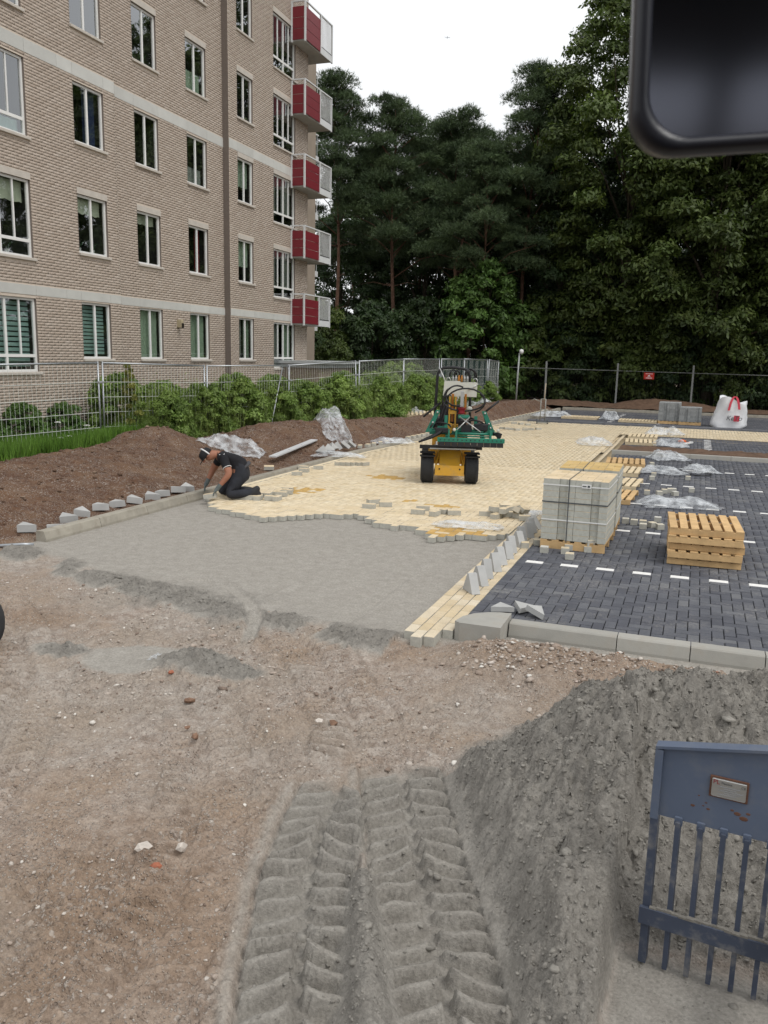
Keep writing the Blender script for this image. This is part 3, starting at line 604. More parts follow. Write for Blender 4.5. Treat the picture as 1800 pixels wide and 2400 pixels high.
def glass():
    m, t, out = nodes('window_glass')
    lw = t.nodes.new('ShaderNodeLayerWeight'); lw.inputs[0].default_value = .5; fr_ = math_(t, 'ADD', math_(t, 'MULTIPLY', math_(t, 'POWER', lw.outputs['Facing'], 2.2), .95), .14)
    tr = t.nodes.new('ShaderNodeBsdfTransparent'); tr.inputs[0].default_value = (.80, .84, .82, 1)
    gl = t.nodes.new('ShaderNodeBsdfGlossy'); gl.inputs['Roughness'].default_value = .015; gl.inputs[0].default_value = (.95, .97, 1, 1)
    bp = t.nodes.new('ShaderNodeBump'); bp.inputs['Strength'].default_value = .05; bp.inputs['Distance'].default_value = .03; t.links.new(noise(t, pos(t), 1.6, 1), bp.inputs['Height']); t.links.new(bp.outputs[0], gl.inputs['Normal'])
    mx_ = t.nodes.new('ShaderNodeMixShader'); t.links.new(fr_, mx_.inputs[0]); t.links.new(tr.outputs[0], mx_.inputs[1]); t.links.new(gl.outputs[0], mx_.inputs[2]); t.links.new(mx_.outputs[0], out.inputs[0]); return m
GL = glass()
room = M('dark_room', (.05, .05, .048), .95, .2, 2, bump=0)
CUR = {'cream': M('blind_cream', (.62, .66, .52), .9, .08, 4, bump=0), 'green': M('curtain_green', (.42, .52, .40), .9, .12, 9, bump=0), 'teal': M('blind_teal', (.34, .50, .46), .8, .06, 4, bump=0), 'red': M('curtain_red', (.36, .05, .07), .9, .1, 5, bump=0),
       'navy': M('curtain_navy', (.05, .07, .16), .9, .1, 5, bump=0), 'grey': M('curtain_grey', (.34, .36, .33), .9, .15, 8, bump=0), 'leaf': M('house_plant', (.03, .07, .03), .8, .3, 30, bump=0)}
# openings: column -> (s0, s1, section, big)
COLS = {1: (-3.25, -1.43, 'A', 1), 2: (.13, 1.25, 'A', 0), 3: (2.5, 3.58, 'B', 0), 4: (5.0, 6.1, 'B', 0), 5: (7.97, 9.02, 'C', 0), 6: (10.52, 12.3, 'C', 1)}
ROWS = [(2.23, 3.60), (4.76, 6.12), (7.29, 8.64), (9.84, 11.2), (12.42, 13.8)]
BIG = [(1.93, 3.57), (4.45, 6.12), (7.02, 8.64), (9.6, 11.25), (12.1, 13.82)]
openings = []
for c, (s0, s1, sec, big) in COLS.items():
    for r_ in range(5):
        z0, z1 = (BIG if big else ROWS)[r_]; a, za = SZ(s0, z0, OUT[sec]); b_, zb = SZ(s1, z1, OUT[sec]); openings.append((a, b_, za, zb, sec, c, r_, big))
secs = {'A': (SZ(-7, 0)[0], SZ(1.69, 0, .12)[0]), 'B': (SZ(1.69, 0, .12)[0], SZ(7.42, 0, .22)[0]), 'C': (SZ(7.42, 0, .22)[0], SZ(13.4, 0, .22)[0])}
ZT, ZB0 = 16.4, .05
BANDS = [(SZ(0, 3.63)[1], SZ(0, 3.84)[1]), (SZ(0, 8.70)[1], SZ(0, 8.97)[1])]
wall = MB(); bricks = []
course = .0668; blen = .226
for k, (s0, s1) in secs.items():
    y = -OUT[k]; ops = [o for o in openings if o[4] == k]
    ss_ = sorted({s0, s1} | {v for o in ops for v in o[:2]}); zs_ = sorted({ZB0, ZT} | {v for o in ops for v in o[2:4]})
    for i in range(len(ss_) - 1):
        for j in range(len(zs_) - 1):
            cx, cz = (ss_[i] + ss_[i + 1]) / 2, (zs_[j] + zs_[j + 1]) / 2
            if any(o[0] < cx < o[1] and o[2] < cz < o[3] for o in ops): continue
            wall.add([(ss_[i], y, zs_[j]), (ss_[i + 1], y, zs_[j]), (ss_[i + 1], y, zs_[j + 1]), (ss_[i], y, zs_[j + 1])], [(0, 1, 2, 3)])
    for o in ops:
        a, b_, za, zb = o[:4]; d = .14
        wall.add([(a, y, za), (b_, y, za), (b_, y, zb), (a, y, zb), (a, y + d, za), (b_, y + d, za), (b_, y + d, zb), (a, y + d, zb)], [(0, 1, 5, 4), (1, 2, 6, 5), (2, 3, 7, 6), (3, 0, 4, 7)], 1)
    n = int((ZT - ZB0) / course)
    for j in range(n):
        z = ZB0 + j * course + .006
        if any(z0 - .06 < z < z1 - .004 for z0, z1 in BANDS): continue
        iv = [(s0 + .002, s1 - .002)]
        for o in ops:
            if z + .055 > o[2] - .075 and z < o[3] + (.0 if any(abs(o[3] - bz[0]) < .12 for bz in BANDS) else .155):
                e = .03 if (z < o[2]) else (.01 if z > o[3] else 0)
                iv = [q_ for p_ in iv for q_ in ((p_[0], min(p_[1], o[0] - e)), (max(p_[0], o[1] + e), p_[1])) if q_[1] - q_[0] > .01]
        for a, b_ in iv:
            g0 = math.floor((a - (j % 2) * blen / 2) / blen) * blen + (j % 2) * blen / 2
            while g0 < b_:
                u0, u1 = max(a, g0 + .005), min(b_, g0 + blen - .006)
                if u1 - u0 > .02: bricks.append((u0, u1, z, y, rng.random() * .8 + .2 * rng.random()))
                g0 += blen
# returns of the stepped sections, end wall, far recess
a_ = secs['A'][1]; c0 = secs['C'][0]; c1 = secs['C'][1]
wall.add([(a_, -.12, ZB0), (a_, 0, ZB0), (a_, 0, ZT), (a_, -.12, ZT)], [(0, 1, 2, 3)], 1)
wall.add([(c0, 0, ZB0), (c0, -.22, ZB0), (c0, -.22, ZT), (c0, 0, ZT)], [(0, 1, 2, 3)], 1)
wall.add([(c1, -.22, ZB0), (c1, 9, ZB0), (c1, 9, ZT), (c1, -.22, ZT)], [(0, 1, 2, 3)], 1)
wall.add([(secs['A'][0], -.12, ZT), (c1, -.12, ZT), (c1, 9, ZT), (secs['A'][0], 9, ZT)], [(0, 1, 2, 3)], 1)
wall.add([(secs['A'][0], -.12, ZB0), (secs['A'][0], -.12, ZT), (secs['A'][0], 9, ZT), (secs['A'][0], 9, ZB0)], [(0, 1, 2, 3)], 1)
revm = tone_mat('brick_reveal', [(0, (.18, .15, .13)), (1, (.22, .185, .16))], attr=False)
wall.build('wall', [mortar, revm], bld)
# bricks: the 300 that show largest singly, the rest joined
PW = bld.matrix_local
def bkey(b): p = PW @ Vector(((b[0] + b[1]) / 2, b[3], b[2])); d = p - Vector((0, 0, 2.48)); c = d.dot(cf); return d.length if (c > 1 and abs(d.dot(cr) / c) < .459 and d.dot(cu) / c < .612 and b[2] > 1.7 and b[1] - b[0] > .15) else 1e9
order = sorted(range(len(bricks)), key=lambda i: bkey(bricks[i])); single = set(order[:300])
bh = .053; shared = {}
for i in order[:300]:
    u0, u1, z, y, to = bricks[i]; k = round(u1 - u0, 2)
    if k not in shared: bb = MB(); bb.box(-k / 2, -.0036, 0, k / 2, .01, bh); shared[k] = bb.mesh('brick', brO)
    link('brick', shared[k], bld, T((u0 + u1) / 2, y, z))
ba = np.array([bricks[i] for i in range(len(bricks)) if i not in single]); u0, u1, z, y, to = ba.T; n = len(ba)
V = np.stack([np.stack([u, y - d, z + h_], 1) for u, d, h_ in ((u0, .0035, 0), (u1, .0035, 0), (u1, .0035, bh), (u0, .0035, bh), (u0, -.002, 0), (u1, -.002, 0), (u1, -.002, bh), (u0, -.002, bh))], 1)
F_ = np.array([(0, 1, 2, 3), (1, 5, 6, 2), (4, 0, 3, 7), (3, 2, 6, 7), (4, 5, 1, 0)])
o = link('brickwork', nmesh('brickwork', V.reshape(-1, 3), (F_[None] + (np.arange(n) * 8)[:, None, None]).reshape(-1, 4), brS, False, {'tone': np.repeat(to, 8)}), bld); tag(o, kind='stuff')
# concrete bands in separate stones
for z0, z1 in BANDS:
    cuts = [-3.3, -1.42, -.4, .12, 1.25, 1.69, 2.5, 3.58, 5.0, 6.1, 7.42, 7.97, 9.02, 10.5, 12.3, 13.4]
    for i in range(len(cuts) - 1):
        sec = 'A' if cuts[i] < 1.6 else ('B' if cuts[i] < 7.3 else 'C'); a, b_ = SZ(cuts[i], 0, OUT[sec])[0], SZ(cuts[i + 1], 0, OUT[sec])[0]
        if cuts[i] == -3.3: a = secs['A'][0]
        bb = MB(); bb.box(a + .004, -OUT[sec] - .012, z0, b_ - .004, -OUT[sec] + .02, z1); bb.build('band_stone', conc, bld)
# windows
def win(o):
    a, b_, za, zb, sec, c, r_, big = o; y0 = -OUT[sec] + .055; w = b_ - a; h = zb - za; f = .055
    fm_ = MB()
    fm_.box(0, y0, 0, f, y0 + .06, h); fm_.box(w - f, y0, 0, w, y0 + .06, h); fm_.box(f, y0, 0, w - f, y0 + .06, f); fm_.box(f, y0, h - f, w - f, y0 + .06, h)
    ms = [w / 2] if not big else [w / 2]
    for m_ in ms: fm_.box(m_ - .03, y0 + .003, f, m_ + .03, y0 + .057, h - f)
    tr = .22 * h if big else 0
    if big:
        fm_.box(f, y0 + .004, tr - .035, w / 2 - .03, y0 + .056, tr + .035); fm_.box(w / 2 + .03, y0 + .004, tr - .035, w - f, y0 + .056, tr + .035)
        for m_ in (w * .26, w * .74): fm_.box(m_ - .018, y0 + .006, tr + .035, m_ + .018, y0 + .054, h - f)
    wo_ = fm_.build('window', white, bld, mat=T(a, 0, za))
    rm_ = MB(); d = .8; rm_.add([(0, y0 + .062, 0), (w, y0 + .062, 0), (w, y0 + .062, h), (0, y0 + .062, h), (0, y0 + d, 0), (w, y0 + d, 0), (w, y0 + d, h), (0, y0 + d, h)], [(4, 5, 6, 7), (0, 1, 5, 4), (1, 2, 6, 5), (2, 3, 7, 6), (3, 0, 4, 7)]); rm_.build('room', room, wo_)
    xs = [f] + ms + [w - f]
    for i in range(len(xs) - 1):
        for q0, q1 in ([(f, h - f)] if not big else [(f, tr), (tr, h - f)]):
            g_ = MB(); g_.add([(xs[i], y0 + .027, q0), (xs[i + 1], y0 + .027, q0), (xs[i + 1], y0 + .027, q1), (xs[i], y0 + .027, q1)], [(0, 1, 2, 3)]); g_.build('pane', GL, wo_)
    sl_ = MB(); sl_.box(-.03, -OUT[sec] - .06, -.07, w + .05, y0, -.002, bev=.008); sl_.build('sill', sillm, wo_)
    if not any(abs(zb - bz[0]) < .14 for bz in BANDS):
        lt = MB(); lt.box(-.01, -OUT[sec] - .012, h + .002, w + .01, -OUT[sec] + .05, h + .15); lt.build('lintel', sillm, wo_)
    def sheet(n_, x0, x1, z0, z1, m_, wave=.0, yy=.16, scal=False, stripes=0):
        s_ = MB(); K = 24
        for i in range(K):
            u = x0 + (x1 - x0) * i / K; v = x0 + (x1 - x0) * (i + 1) / K; wu, wv = wave * math.sin(i * 2.1), wave * math.sin((i + 1) * 2.1)
            za_, zb_ = (z0 - .035 * abs(math.sin(i * .55)), z0 - .035 * abs(math.sin((i + 1) * .55))) if scal else (z0, z0)
            s_.add([(u, y0 + yy + wu, za_), (v, y0 + yy + wv, zb_), (v, y0 + yy + wv, z1), (u, y0 + yy + wu, z1)], [(0, 1, 2, 3)])
        if stripes:
            s_ = MB(); dz = (z1 - z0) / stripes
            for i in range(stripes): s_.box(x0, y0 + yy, z0 + i * dz, x1, y0 + yy + .008, z0 + (i + .72) * dz)
        s_.build(n_, CUR[m_], wo_)
    key = (c, r_)
    if key in ((1, 0), (2, 0)): sheet('blind', f, w - f, .12, h - f, 'teal', stripes=13)
    elif key in ((3, 0), (4, 0)): sheet('curtain', f, w * .97, .03, h - f, 'green', .025)
    elif key in ((5, 0), (6, 0)): sheet('curtain', f, w * .45, .03, h - f, 'grey', .03); sheet('curtain', w * .6, w - f, .03, h - f, 'green', .03)
    elif r_ == 1 and c in (1, 2, 3): sheet('blind', f, w - f, h * (.72 if c < 3 else .8), h - f, 'cream', scal=True)
    elif key == (4, 1): sheet('curtain', w * .56, w * .8, .03, h - f, 'red', .02); 
    elif key in ((5, 1), (5, 2)): sheet('blind', f, w - f, h * .4, h - f, 'green', scal=True)
    elif key in ((6, 1), (6, 2)): sheet('curtain', f, w * .3, .3, h - f, 'grey', .03); sheet('curtain', w * .55, w - f, .4, h - f, 'grey', .03)
    elif key == (4, 2): sheet('curtain', f, w - f, .04, h * .38, 'grey', .02)
    elif key == (2, 2): sheet('curtain', w * .5, w * .9, .03, h - f, 'navy', .02)
    elif key == (4, 3): sheet('curtain', f, w - f, .03, h * .45, 'green', .02)
    elif key == (1, 2): sheet('curtain', f, w - f, .03, h * .2, 'teal', .02)
    if key in ((2, 1), (1, 1), (6, 1), (3, 3)):
        pl = MB(); 
        for q_ in range(16):
            an = q_ * 2.4; le = random.uniform(.1, .3); px_ = w * (.25 if q_ % 2 else .7); pl.tube([(px_, y0 + .2, .12), (px_ + math.cos(an) * le * .5, y0 + .2 + .06 * math.sin(an), .12 + le * .7), (px_ + math.cos(an) * le, y0 + .2 + .1 * math.sin(an), .1 + le)], [.012, .02, .004], 4)
        for px_ in (w * .25, w * .7): pl.lathe([(.05, .0), (.07, .13)], 10, T(px_, y0 + .2, .02), 1)
        pl.build('house_plant', [CUR['leaf'], white], wo_)
for o in openings: win(o)
# wall lamp box
x, z = SZ(4.33, 3.25); lb = MB(); lb.box(x - .06, -.16, z - .12, x + .06, 0, z + .12, bev=.02); lo = lb.build('wall_lamp', M('lamp_housing', (.42, .36, .24), .5, .1, 8), bld)
lb = MB(); lb.box(x - .045, -.19, z - .13, x + .045, -.162, z + .02, bev=.01); lb.build('lamp_shade', M('lamp_dark', (.03, .025, .02), .4), lo)
# balconies
redm = M('red_panel', (.175, .018, .026), .45, .06, 3, spec=.4, bump=0); balw = M('balcony_white', (.62, .63, .63), .5, .05, 4, bump=0); slabm = M('balcony_slab', (.42, .41, .385), .9, .1, 3, bump=.1, bs=50)
so = .22 * 1; bs0, _ = SZ(13.0, 0, .72); bs1 = SZ(14.38, 0, .72)[0]; bs2 = SZ(15.48, 0, .72)[0]; yf = -.22 - .52
for zt, zb in ((4.7, 3.6), (7.22, 6.1), (9.77, 8.67), (12.38, 11.22), (15.02, 13.74)):
    z1 = SZ(0, zt, .72)[1]; z0 = SZ(0, zb, .72)[1]; h = z1 - z0
    sb = MB(); sb.box(bs0, yf, z0 - .02, bs2, 1.19, z0 + .18); bo = sb.build('balcony', slabm, bld)
    for (x, y, zlo) in ((bs0 - .02, -.22 - .04, z0 - .06), (bs0 - .02, yf - .04, z0 - .06), (bs1, yf - .04, z0 - .04), (bs2, yf - .04, z0 - .06)):
        p_ = MB(); p_.box(x - .03, y - .03, zlo, x + .03, y + .03, z1, bev=.004); p_.build('balcony_post', balw, bo)
    rl = MB(); rl.box(bs0 - .045, yf - .068, z1 + .002, bs2 + .03, yf - .012, z1 + .045); rl.box(bs0 - .045, yf - .01, z1 + .002, bs0 + .01, -.2, z1 + .045); rl.build('hand_rail', balw, bo)
    ph = (h - .16) / 3
    for k in range(3):
        q0 = z0 + .02 + k * ph
        p_ = MB(); p_.box(bs0 - .035, yf + .0, q0, bs0 - .012, -.28, q0 + ph - .015); p_.build('panel', redm, bo)
        p_ = MB(); p_.box(bs0 + .02, yf - .05, q0, bs1 - .035, yf - .025, q0 + ph - .015); p_.build('panel', redm, bo)
    fp = MB(); fp.box(bs1 + .035, yf - .05, z0 - .03, bs2 - .035, yf - .02, z0 + .2); fp.build('fascia', balw, bo)
    for k in range(9):
        x = bs1 + .09 + (bs2 - bs1 - .18) * k / 8; p_ = MB(); p_.box(x - .011, yf - .045, z0 + .24, x + .011, yf - .023, z1); p_.build('baluster', balw, bo)
    lr = MB(); lr.box(bs1 + .031, yf - .044, z0 + .205, bs2 - .031, yf - .024, z0 + .235); lr.build('bottom_rail', M('rail_dark', (.05, .05, .05), .5), bo)
    # far balcony further along the recessed front
    s2 = bs2 + 3.0; fb = MB(); fb.box(s2, 1.9, z0 - .05, s2 + 1.9, 3.2, z0 + .2); f2 = fb.build('balcony', balw, bld)
    rr = MB(); rr.box(s2, 1.9, z1 - .05, s2 + 1.9, 1.95, z1); 
    for k in range(9): rr.box(s2 + .22 * k, 1.915, z0 + .2, s2 + .22 * k + .02, 1.935, z1 - .05)
    rr.build('hand_rail', balw, f2)
    sc = MB(); sc.box(bs2 - .06, .3, z0 + .18, bs2 - .01, 1.19, z0 + 1.75); sc.build('privacy_screen', balw, bo)
rw = MB(); rw.add([(c1, 1.2, ZB0), (17.4, 1.2, ZB0), (17.4, 1.2, ZT), (c1, 1.2, ZT)], [(0, 1, 2, 3)]); rw.add([(17.4, 1.2, ZB0), (17.4, 3.2, ZB0), (17.4, 3.2, ZT), (17.4, 1.2, ZT)], [(0, 1, 2, 3)]); rw.add([(17.4, 3.2, ZB0), (21.3, 3.2, ZB0), (21.3, 3.2, ZT), (17.4, 3.2, ZT)], [(0, 1, 2, 3)]); rw.add([(21.3, 3.2, ZB0), (21.3, 9, ZB0), (21.3, 9, ZT), (21.3, 3.2, ZT)], [(0, 1, 2, 3)])
rw.build('recessed_wall', M('recess_render', (.30, .25, .2), .95, .1, 3), bld)
# low brick store beside the building with a flat roof rail
st = empty('brick_store', T(-13.4, 29.0, 0)); tag(st, 'low brick storage shed with flat white edged roof behind the fence', 'shed')
b = MB(); b.box(-1.9, 0, -.1, 0, 3.2, 1.95); b.build('wall', M('shed_brick', (.27, .225, .175), .95, .25, 14, bump=.5, bs=18), st)
b = MB(); b.box(-2.1, -.25, 2.1, .25, 3.4, 2.2); b.box(-2.0, -.1, 1.952, .1, 3.3, 2.098); b.build('roof', M('roof_edge', (.40, .42, .42), .6), st)
# ================================================================== fences
galv = M('galvanised_steel', (.40, .42, .44), .42, .12, 12, metal=.75, spec=.5, bump=.05, bs=60)
wirem = M('galvanised_wire', (.60, .62, .58), .5, .08, 12, metal=.1, bump=0)
signred = M('sign_red', (.52, .035, .022), .5, .05, 5, bump=0); signwhite = M('sign_white', (.8, .8, .78), .5, .03, 5, bump=0)
netm = M('fence_net', (.012, .028, .024), .9, .25, 3, bump=.3, bs=60)
POSTS = [(-13.85, 12.7, .1), (-13.06, 16.18, .17), (-12.4, 19.6, .1), (-11.6, 23.0, .12), (-10.7, 26.3, .27), (-10.3, 29.8, .36), (-10.0, 33.5, .38), (-9.85, 36.7, .4), (-9.6, 40.2, .38), (-9.9, 43.7, .3), (-10.5, 47.2, .25)]
FL = ['galvanised mesh fence panel standing over the lawn before the ground floor windows', 'mesh fence panel with a black cable hanging over its top rail', 'mesh fence panel behind the kneeling man, with a leaning brace', 'mesh fence panel carrying a red warning sign before the shed', 'mesh fence panel over the tall hedge right of the shed', 'mesh fence panel behind the yellow machine, next after the hedge', 'netted fence panel carrying a small red sign', 'first netted fence panel beyond the one with a red sign', 'netted fence panel before the lamp post', 'last netted fence panel running into the trees']
def fence_panel(a, b_, label, i):
    A = Vector((a[0], a[1], a[2])); B = Vector((b_[0], b_[1], b_[2])); d = B - A; L = d.length - .1; ang = math.degrees(math.atan2(d.y, d.x)); hd = math.hypot(d.x, d.y); tilt = math.degrees(math.atan2(d.z, hd))
    fp = tag(empty('mesh_fence', T(*(A + d.normalized() * .05)) @ RZ(ang) @ RY(-tilt) @ RX((-1) ** i * .8)), label, 'fence panel', 'mesh fence panels along the verge')
    for x in (0, L):
        p_ = MB(); p_.tube([(x, 0, 0), (x, 0, 2.02)], .021, 8); p_.build('post', galv, fp, True)
    p_ = MB(); p_.tube([(0, 0, 1.99), (L, 0, 1.99)], .021, 8); p_.build('top_rail', galv, fp, True)
    p_ = MB(); p_.tube([(0, 0, .1), (L, 0, .1)], .019, 8); p_.build('bottom_rail', galv, fp, True)
    for z in (.5, .85, 1.2, 1.55):
        p_ = MB(); p_.tube([(.02, 0, z), (L - .02, 0, z)], .006, 5); p_.build('cross_wire', wirem, fp)
    wm = MB(); n = int(L / .108)
    for k in range(1, n): wm.tube([(k * L / n, .004, .1), (k * L / n, .004, 1.98)], .0032, 3, False)
    tag(wm.build('mesh_wires', wirem, fp), kind='stuff')
    ck = MB(); ck.box(L - .02, -.035, 1.52, L + .13, .035, 1.57, bev=.006); ck.build('clamp', galv, fp)
    if i >= 6:
        nt = MB(); n = 24
        for k in range(n): nt.add([(.02 + (L - .04) * k / n, .012 + .012 * math.sin(k * 1.7), .12), (.02 + (L - .04) * (k + 1) / n, .012 + .012 * math.sin((k + 1) * 1.7), .12), (.02 + (L - .04) * (k + 1) / n, .012 + .02 * math.sin((k + 1) * 1.1), 1.95), (.02 + (L - .04) * k / n, .012 + .02 * math.sin(k * 1.1), 1.95)], [(0, 1, 2, 3)])
        nt.build('netting', netm, fp)
    return fp, L
def sign(parent_mat, w, h, label):
    s = tag(empty('warning_sign', parent_mat), label, 'sign')
    b = MB(); b.box(-w / 2, -.006, -h / 2, w / 2, 0, h / 2, bev=.002); b.build('sign_plate', signred, s)
    b = MB(); b.prism([(-w * .16, -h * .08), (w * .16, -h * .08), (0, h * .2)], -.010, -.0065, axis='y'); b.build('pictogram', signwhite, s)
    b = MB(); b.box(-w * .3, -.010, -h * .36, w * .3, -.0065, -h * .26); b.box(-w * .34, -.010, h * .3, w * .34, -.0065, h * .36); b.build('text_line', signwhite, s)
    return s
panels = [fence_panel(POSTS[i], POSTS[i + 1], FL[i], i) for i in range(10)]
def on_panel(i, x, z): return panels[i][0].matrix_local @ T(x, -.03, z)
sign(on_panel(3, 1.75, 1.35), .34, .42, 'red warning sign on the mesh fence before the shed')
sign(on_panel(6, 1.6, 1.35), .34, .42, 'red warning sign on the dark netted fence')
# hanging cable and leaning brace
b = MB(); m_ = panels[1][0].matrix_local
pts = [m_ @ Vector(p) for p in ((.62, .05, 1.6), (.65, .0, 1.97), (.72, -.04, 2.03), (.78, -.06, 1.9), (.79, -.05, 1.3), (.80, -.05, .3))]
b.tube(pts, .011, 6); tag(b.build('hanging_cable', M('black_rubber', (.02, .02, .022), .5, .1, 10), None, True), 'black cable hung over the top rail of the mesh fence', 'cable')
b = MB(); b.tube([(-11.7, 22.75, 2.1), (-11.35, 21.3, .33)], .02, 8); tag(b.build('fence_brace', galv, None, True), 'galvanised tube leaning as a brace on the mesh fence', 'brace')
# far chain-link fence with posts
ff_ = tag(empty('boundary_fence', T(-9.0, 46.2, 0)), 'dark wire boundary fence with concrete posts before the forest', 'fence')
for k in range(6):
    b = MB(); x = 1.2 + k * 3.75; b.box(x - .045, -.045, -.1, x + .045, .045, 2.35 - .02 * k, bev=.01); b.build('post', M('post_grey', (.27, .28, .27), .8, .12, 8), ff_)
b = MB(); b.tube([(-1, -.06, 1.98), (21, -.06, 1.85)], .017, 6); b.build('top_rail', M('rail_grey', (.22, .23, .22), .7), ff_)
b = MB()
for k in range(220): b.tube([(-1 + k * .1, -.03, .05), (-1 + k * .1 + .0, -.03, 1.95 - .0006 * k)], .0025, 3, False)
tag(b.build('mesh_wires', M('dark_wire', (.05, .06, .05), .7), ff_), kind='stuff')
sign(T(-2.45, 46.1, 1.72) @ RZ(0), .52, .34, 'red warning sign on the boundary fence before the forest')
# lamp post by the netted fence
lp = tag(empty('lamp_post', T(-9.05, 44.6, .2)), 'slim grey lamp post with small white head beside the netted fence', 'lamp post')
b = MB(); b.tube([(0, 0, 0), (.02, 0, 1.4), (.06, 0, 2.55)], [.05, .045, .04], 10); b.build('pole', M('pole_grey', (.45, .47, .46), .5), lp, True)
b = MB(); b.lathe([(.05, 0), (.11, .02), (.12, .14), (.09, .2), (.02, .23)], 14, T(.16, 0, 2.52)); b.box(.03, -.02, 2.5, .2, .02, 2.54); b.build('lamp_head', signwhite, lp, True)
b = MB(); b.tube([(-10.2, 44, .2), (-10.28, 44, 2.0)], .025, 6); tag(b.build('wooden_stake', M('stake_wood', (.42, .36, .27), .9), None), 'pale upright stake stuck in the soil by the netted fence', 'stake')
# ================================================================== vegetation
def leafmat(name, stops, rough=.55, trans=.25):
    m, t, out = nodes(name); p = pos(t)
    c = ramp(t, noise(t, p, 1.1, 4, .6), stops); a = t.nodes.new('ShaderNodeAttribute'); a.attribute_name = 'tone'
    c = mixc(t, 1, c, ramp(t, a.outputs['Fac'], [(0, .45), (1, 1.5)]), 'MULTIPLY')
    b = t.nodes.new('ShaderNodeBsdfPrincipled'); t.links.new(c, b.inputs['Base Color']); b.inputs['Roughness'].default_value = rough; b.inputs['Specular IOR Level'].default_value = .35
    tl = t.nodes.new('ShaderNodeBsdfTranslucent'); t.links.new(mixc(t, 1, c, (1.1, 1.3, .6), 'MULTIPLY'), tl.inputs[0])
    mx_ = t.nodes.new('ShaderNodeMixShader'); mx_.inputs[0].default_value = trans; t.links.new(b.outputs[0], mx_.inputs[1]); t.links.new(tl.outputs[0], mx_.inputs[2]); t.links.new(mx_.outputs[0], out.inputs[0]); return m
LM = {'oak': leafmat('broad_leaves', [(.3, (.042, .068, .017)), (.5, (.072, .104, .025)), (.72, (.125, .155, .043))]), 'dark': leafmat('dark_leaves', [(.3, (.022, .044, .018)), (.7, (.055, .088, .03))]),
      'maple': leafmat('maple_leaves', [(.3, (.055, .115, .024)), (.7, (.12, .20, .05))]), 'hedge': leafmat('hedge_leaves', [(.3, (.105, .175, .034)), (.7, (.24, .33, .085))]), 'pine': leafmat('pine_needles', [(.3, (.045, .075, .036)), (.7, (.095, .135, .058))], .6, .1), 'grass': leafmat('grass_blades', [(.3, (.07, .15, .018)), (.7, (.15, .27, .045))])}
bark = M('pine_bark', (.14, .08, .055), .95, .4, 7, bump=.8, bs=16, bd=.03); barkd = M('dark_bark', (.085, .07, .05), .95, .35, 7, bump=.8, bs=18, bd=.03)
def leaves(P, Nn, S, asp=.5, tone=None, fold=0):
    """rhombic leaf at each point facing Nn"""
    n = len(P); r1 = rng.normal(size=(n, 3)); u = np.cross(Nn, r1); u /= np.linalg.norm(u, axis=1, keepdims=True) + 1e-9; w = np.cross(Nn, u)
    u[:, 2] -= .25
    S = S[:, None]; V = np.stack([P - u * S, P + w * S * asp, P + u * S, P - w * S * asp], 1).reshape(-1, 3)
    F = np.arange(4 * n).reshape(-1, 4); t = rng.uniform(0, 1, n) if tone is None else tone
    return V, F, np.repeat(t, 4)
def clump_points(cl, per):
    P = []; Nn = []; Tn = []
    for (cx, cy, cz, rx, ry, rz) in cl:
        n = int(per * rx * ry * 1.0 + per * .25); d = rng.normal(size=(n, 3)); d /= np.linalg.norm(d, axis=1, keepdims=True)
        d[:, 2] = np.where(d[:, 2] < -.3, -d[:, 2] * .6, d[:, 2]); r_ = rng.uniform(0, 1, n) ** .35 * rng.uniform(.82, 1.15, n)
        P.append(np.stack([cx + d[:, 0] * rx * r_, cy + d[:, 1] * ry * r_, cz + d[:, 2] * rz * r_], 1)); q_ = d + rng.normal(size=(n, 3)) * .55; q_[:, 2] += .5; q_ /= np.linalg.norm(q_, axis=1, keepdims=True); Nn.append(q_)
        Tn.append(np.clip(.2 + .45 * d[:, 2] + .35 * rng.uniform(0, 1, n) + rng.uniform(-.12, .12), 0, 1) * 0 + np.clip(rng.uniform(0, 1, n) * .6 + rng.uniform(0, .4), 0, 1))
    return np.concatenate(P), np.concatenate(Nn), np.concatenate(Tn)
def crown_mesh(name, H, z0, rad, ncl, per, leaf, mat, seed, shape='oak', twigs=0):
    r_ = random.Random(seed); cl = []
    for i in range(ncl):
        f = (i + r_.random()) / ncl; z = z0 + (H - z0) * f
        prof = {'oak': math.sin(math.pi * (.14 + .8 * f)) ** .7, 'bush': math.sqrt(max(.02, 1 - f ** 2)) , 'cone': (1.05 - f) ** .75}[shape]
        a = i * 2.399 + r_.uniform(-.4, .4); rr = rad * prof * r_.uniform(.35, 1.0) ** .6; s = rad * (r_.uniform(.12, .27) if shape == 'oak' else r_.uniform(.17, .34)) * (.6 + .5 * prof)
        cl.append((math.cos(a) * rr, math.sin(a) * rr, z, s, s, s * r_.uniform(.65, 1.0)))
    P, Nn, Tn = clump_points(cl, per)
    S = rng.uniform(.6, 1.25, len(P)) * leaf
    V, F, t = leaves(P, Nn, S, .45, Tn); return nmesh(name, V, F, mat, False, {'tone': t}), cl
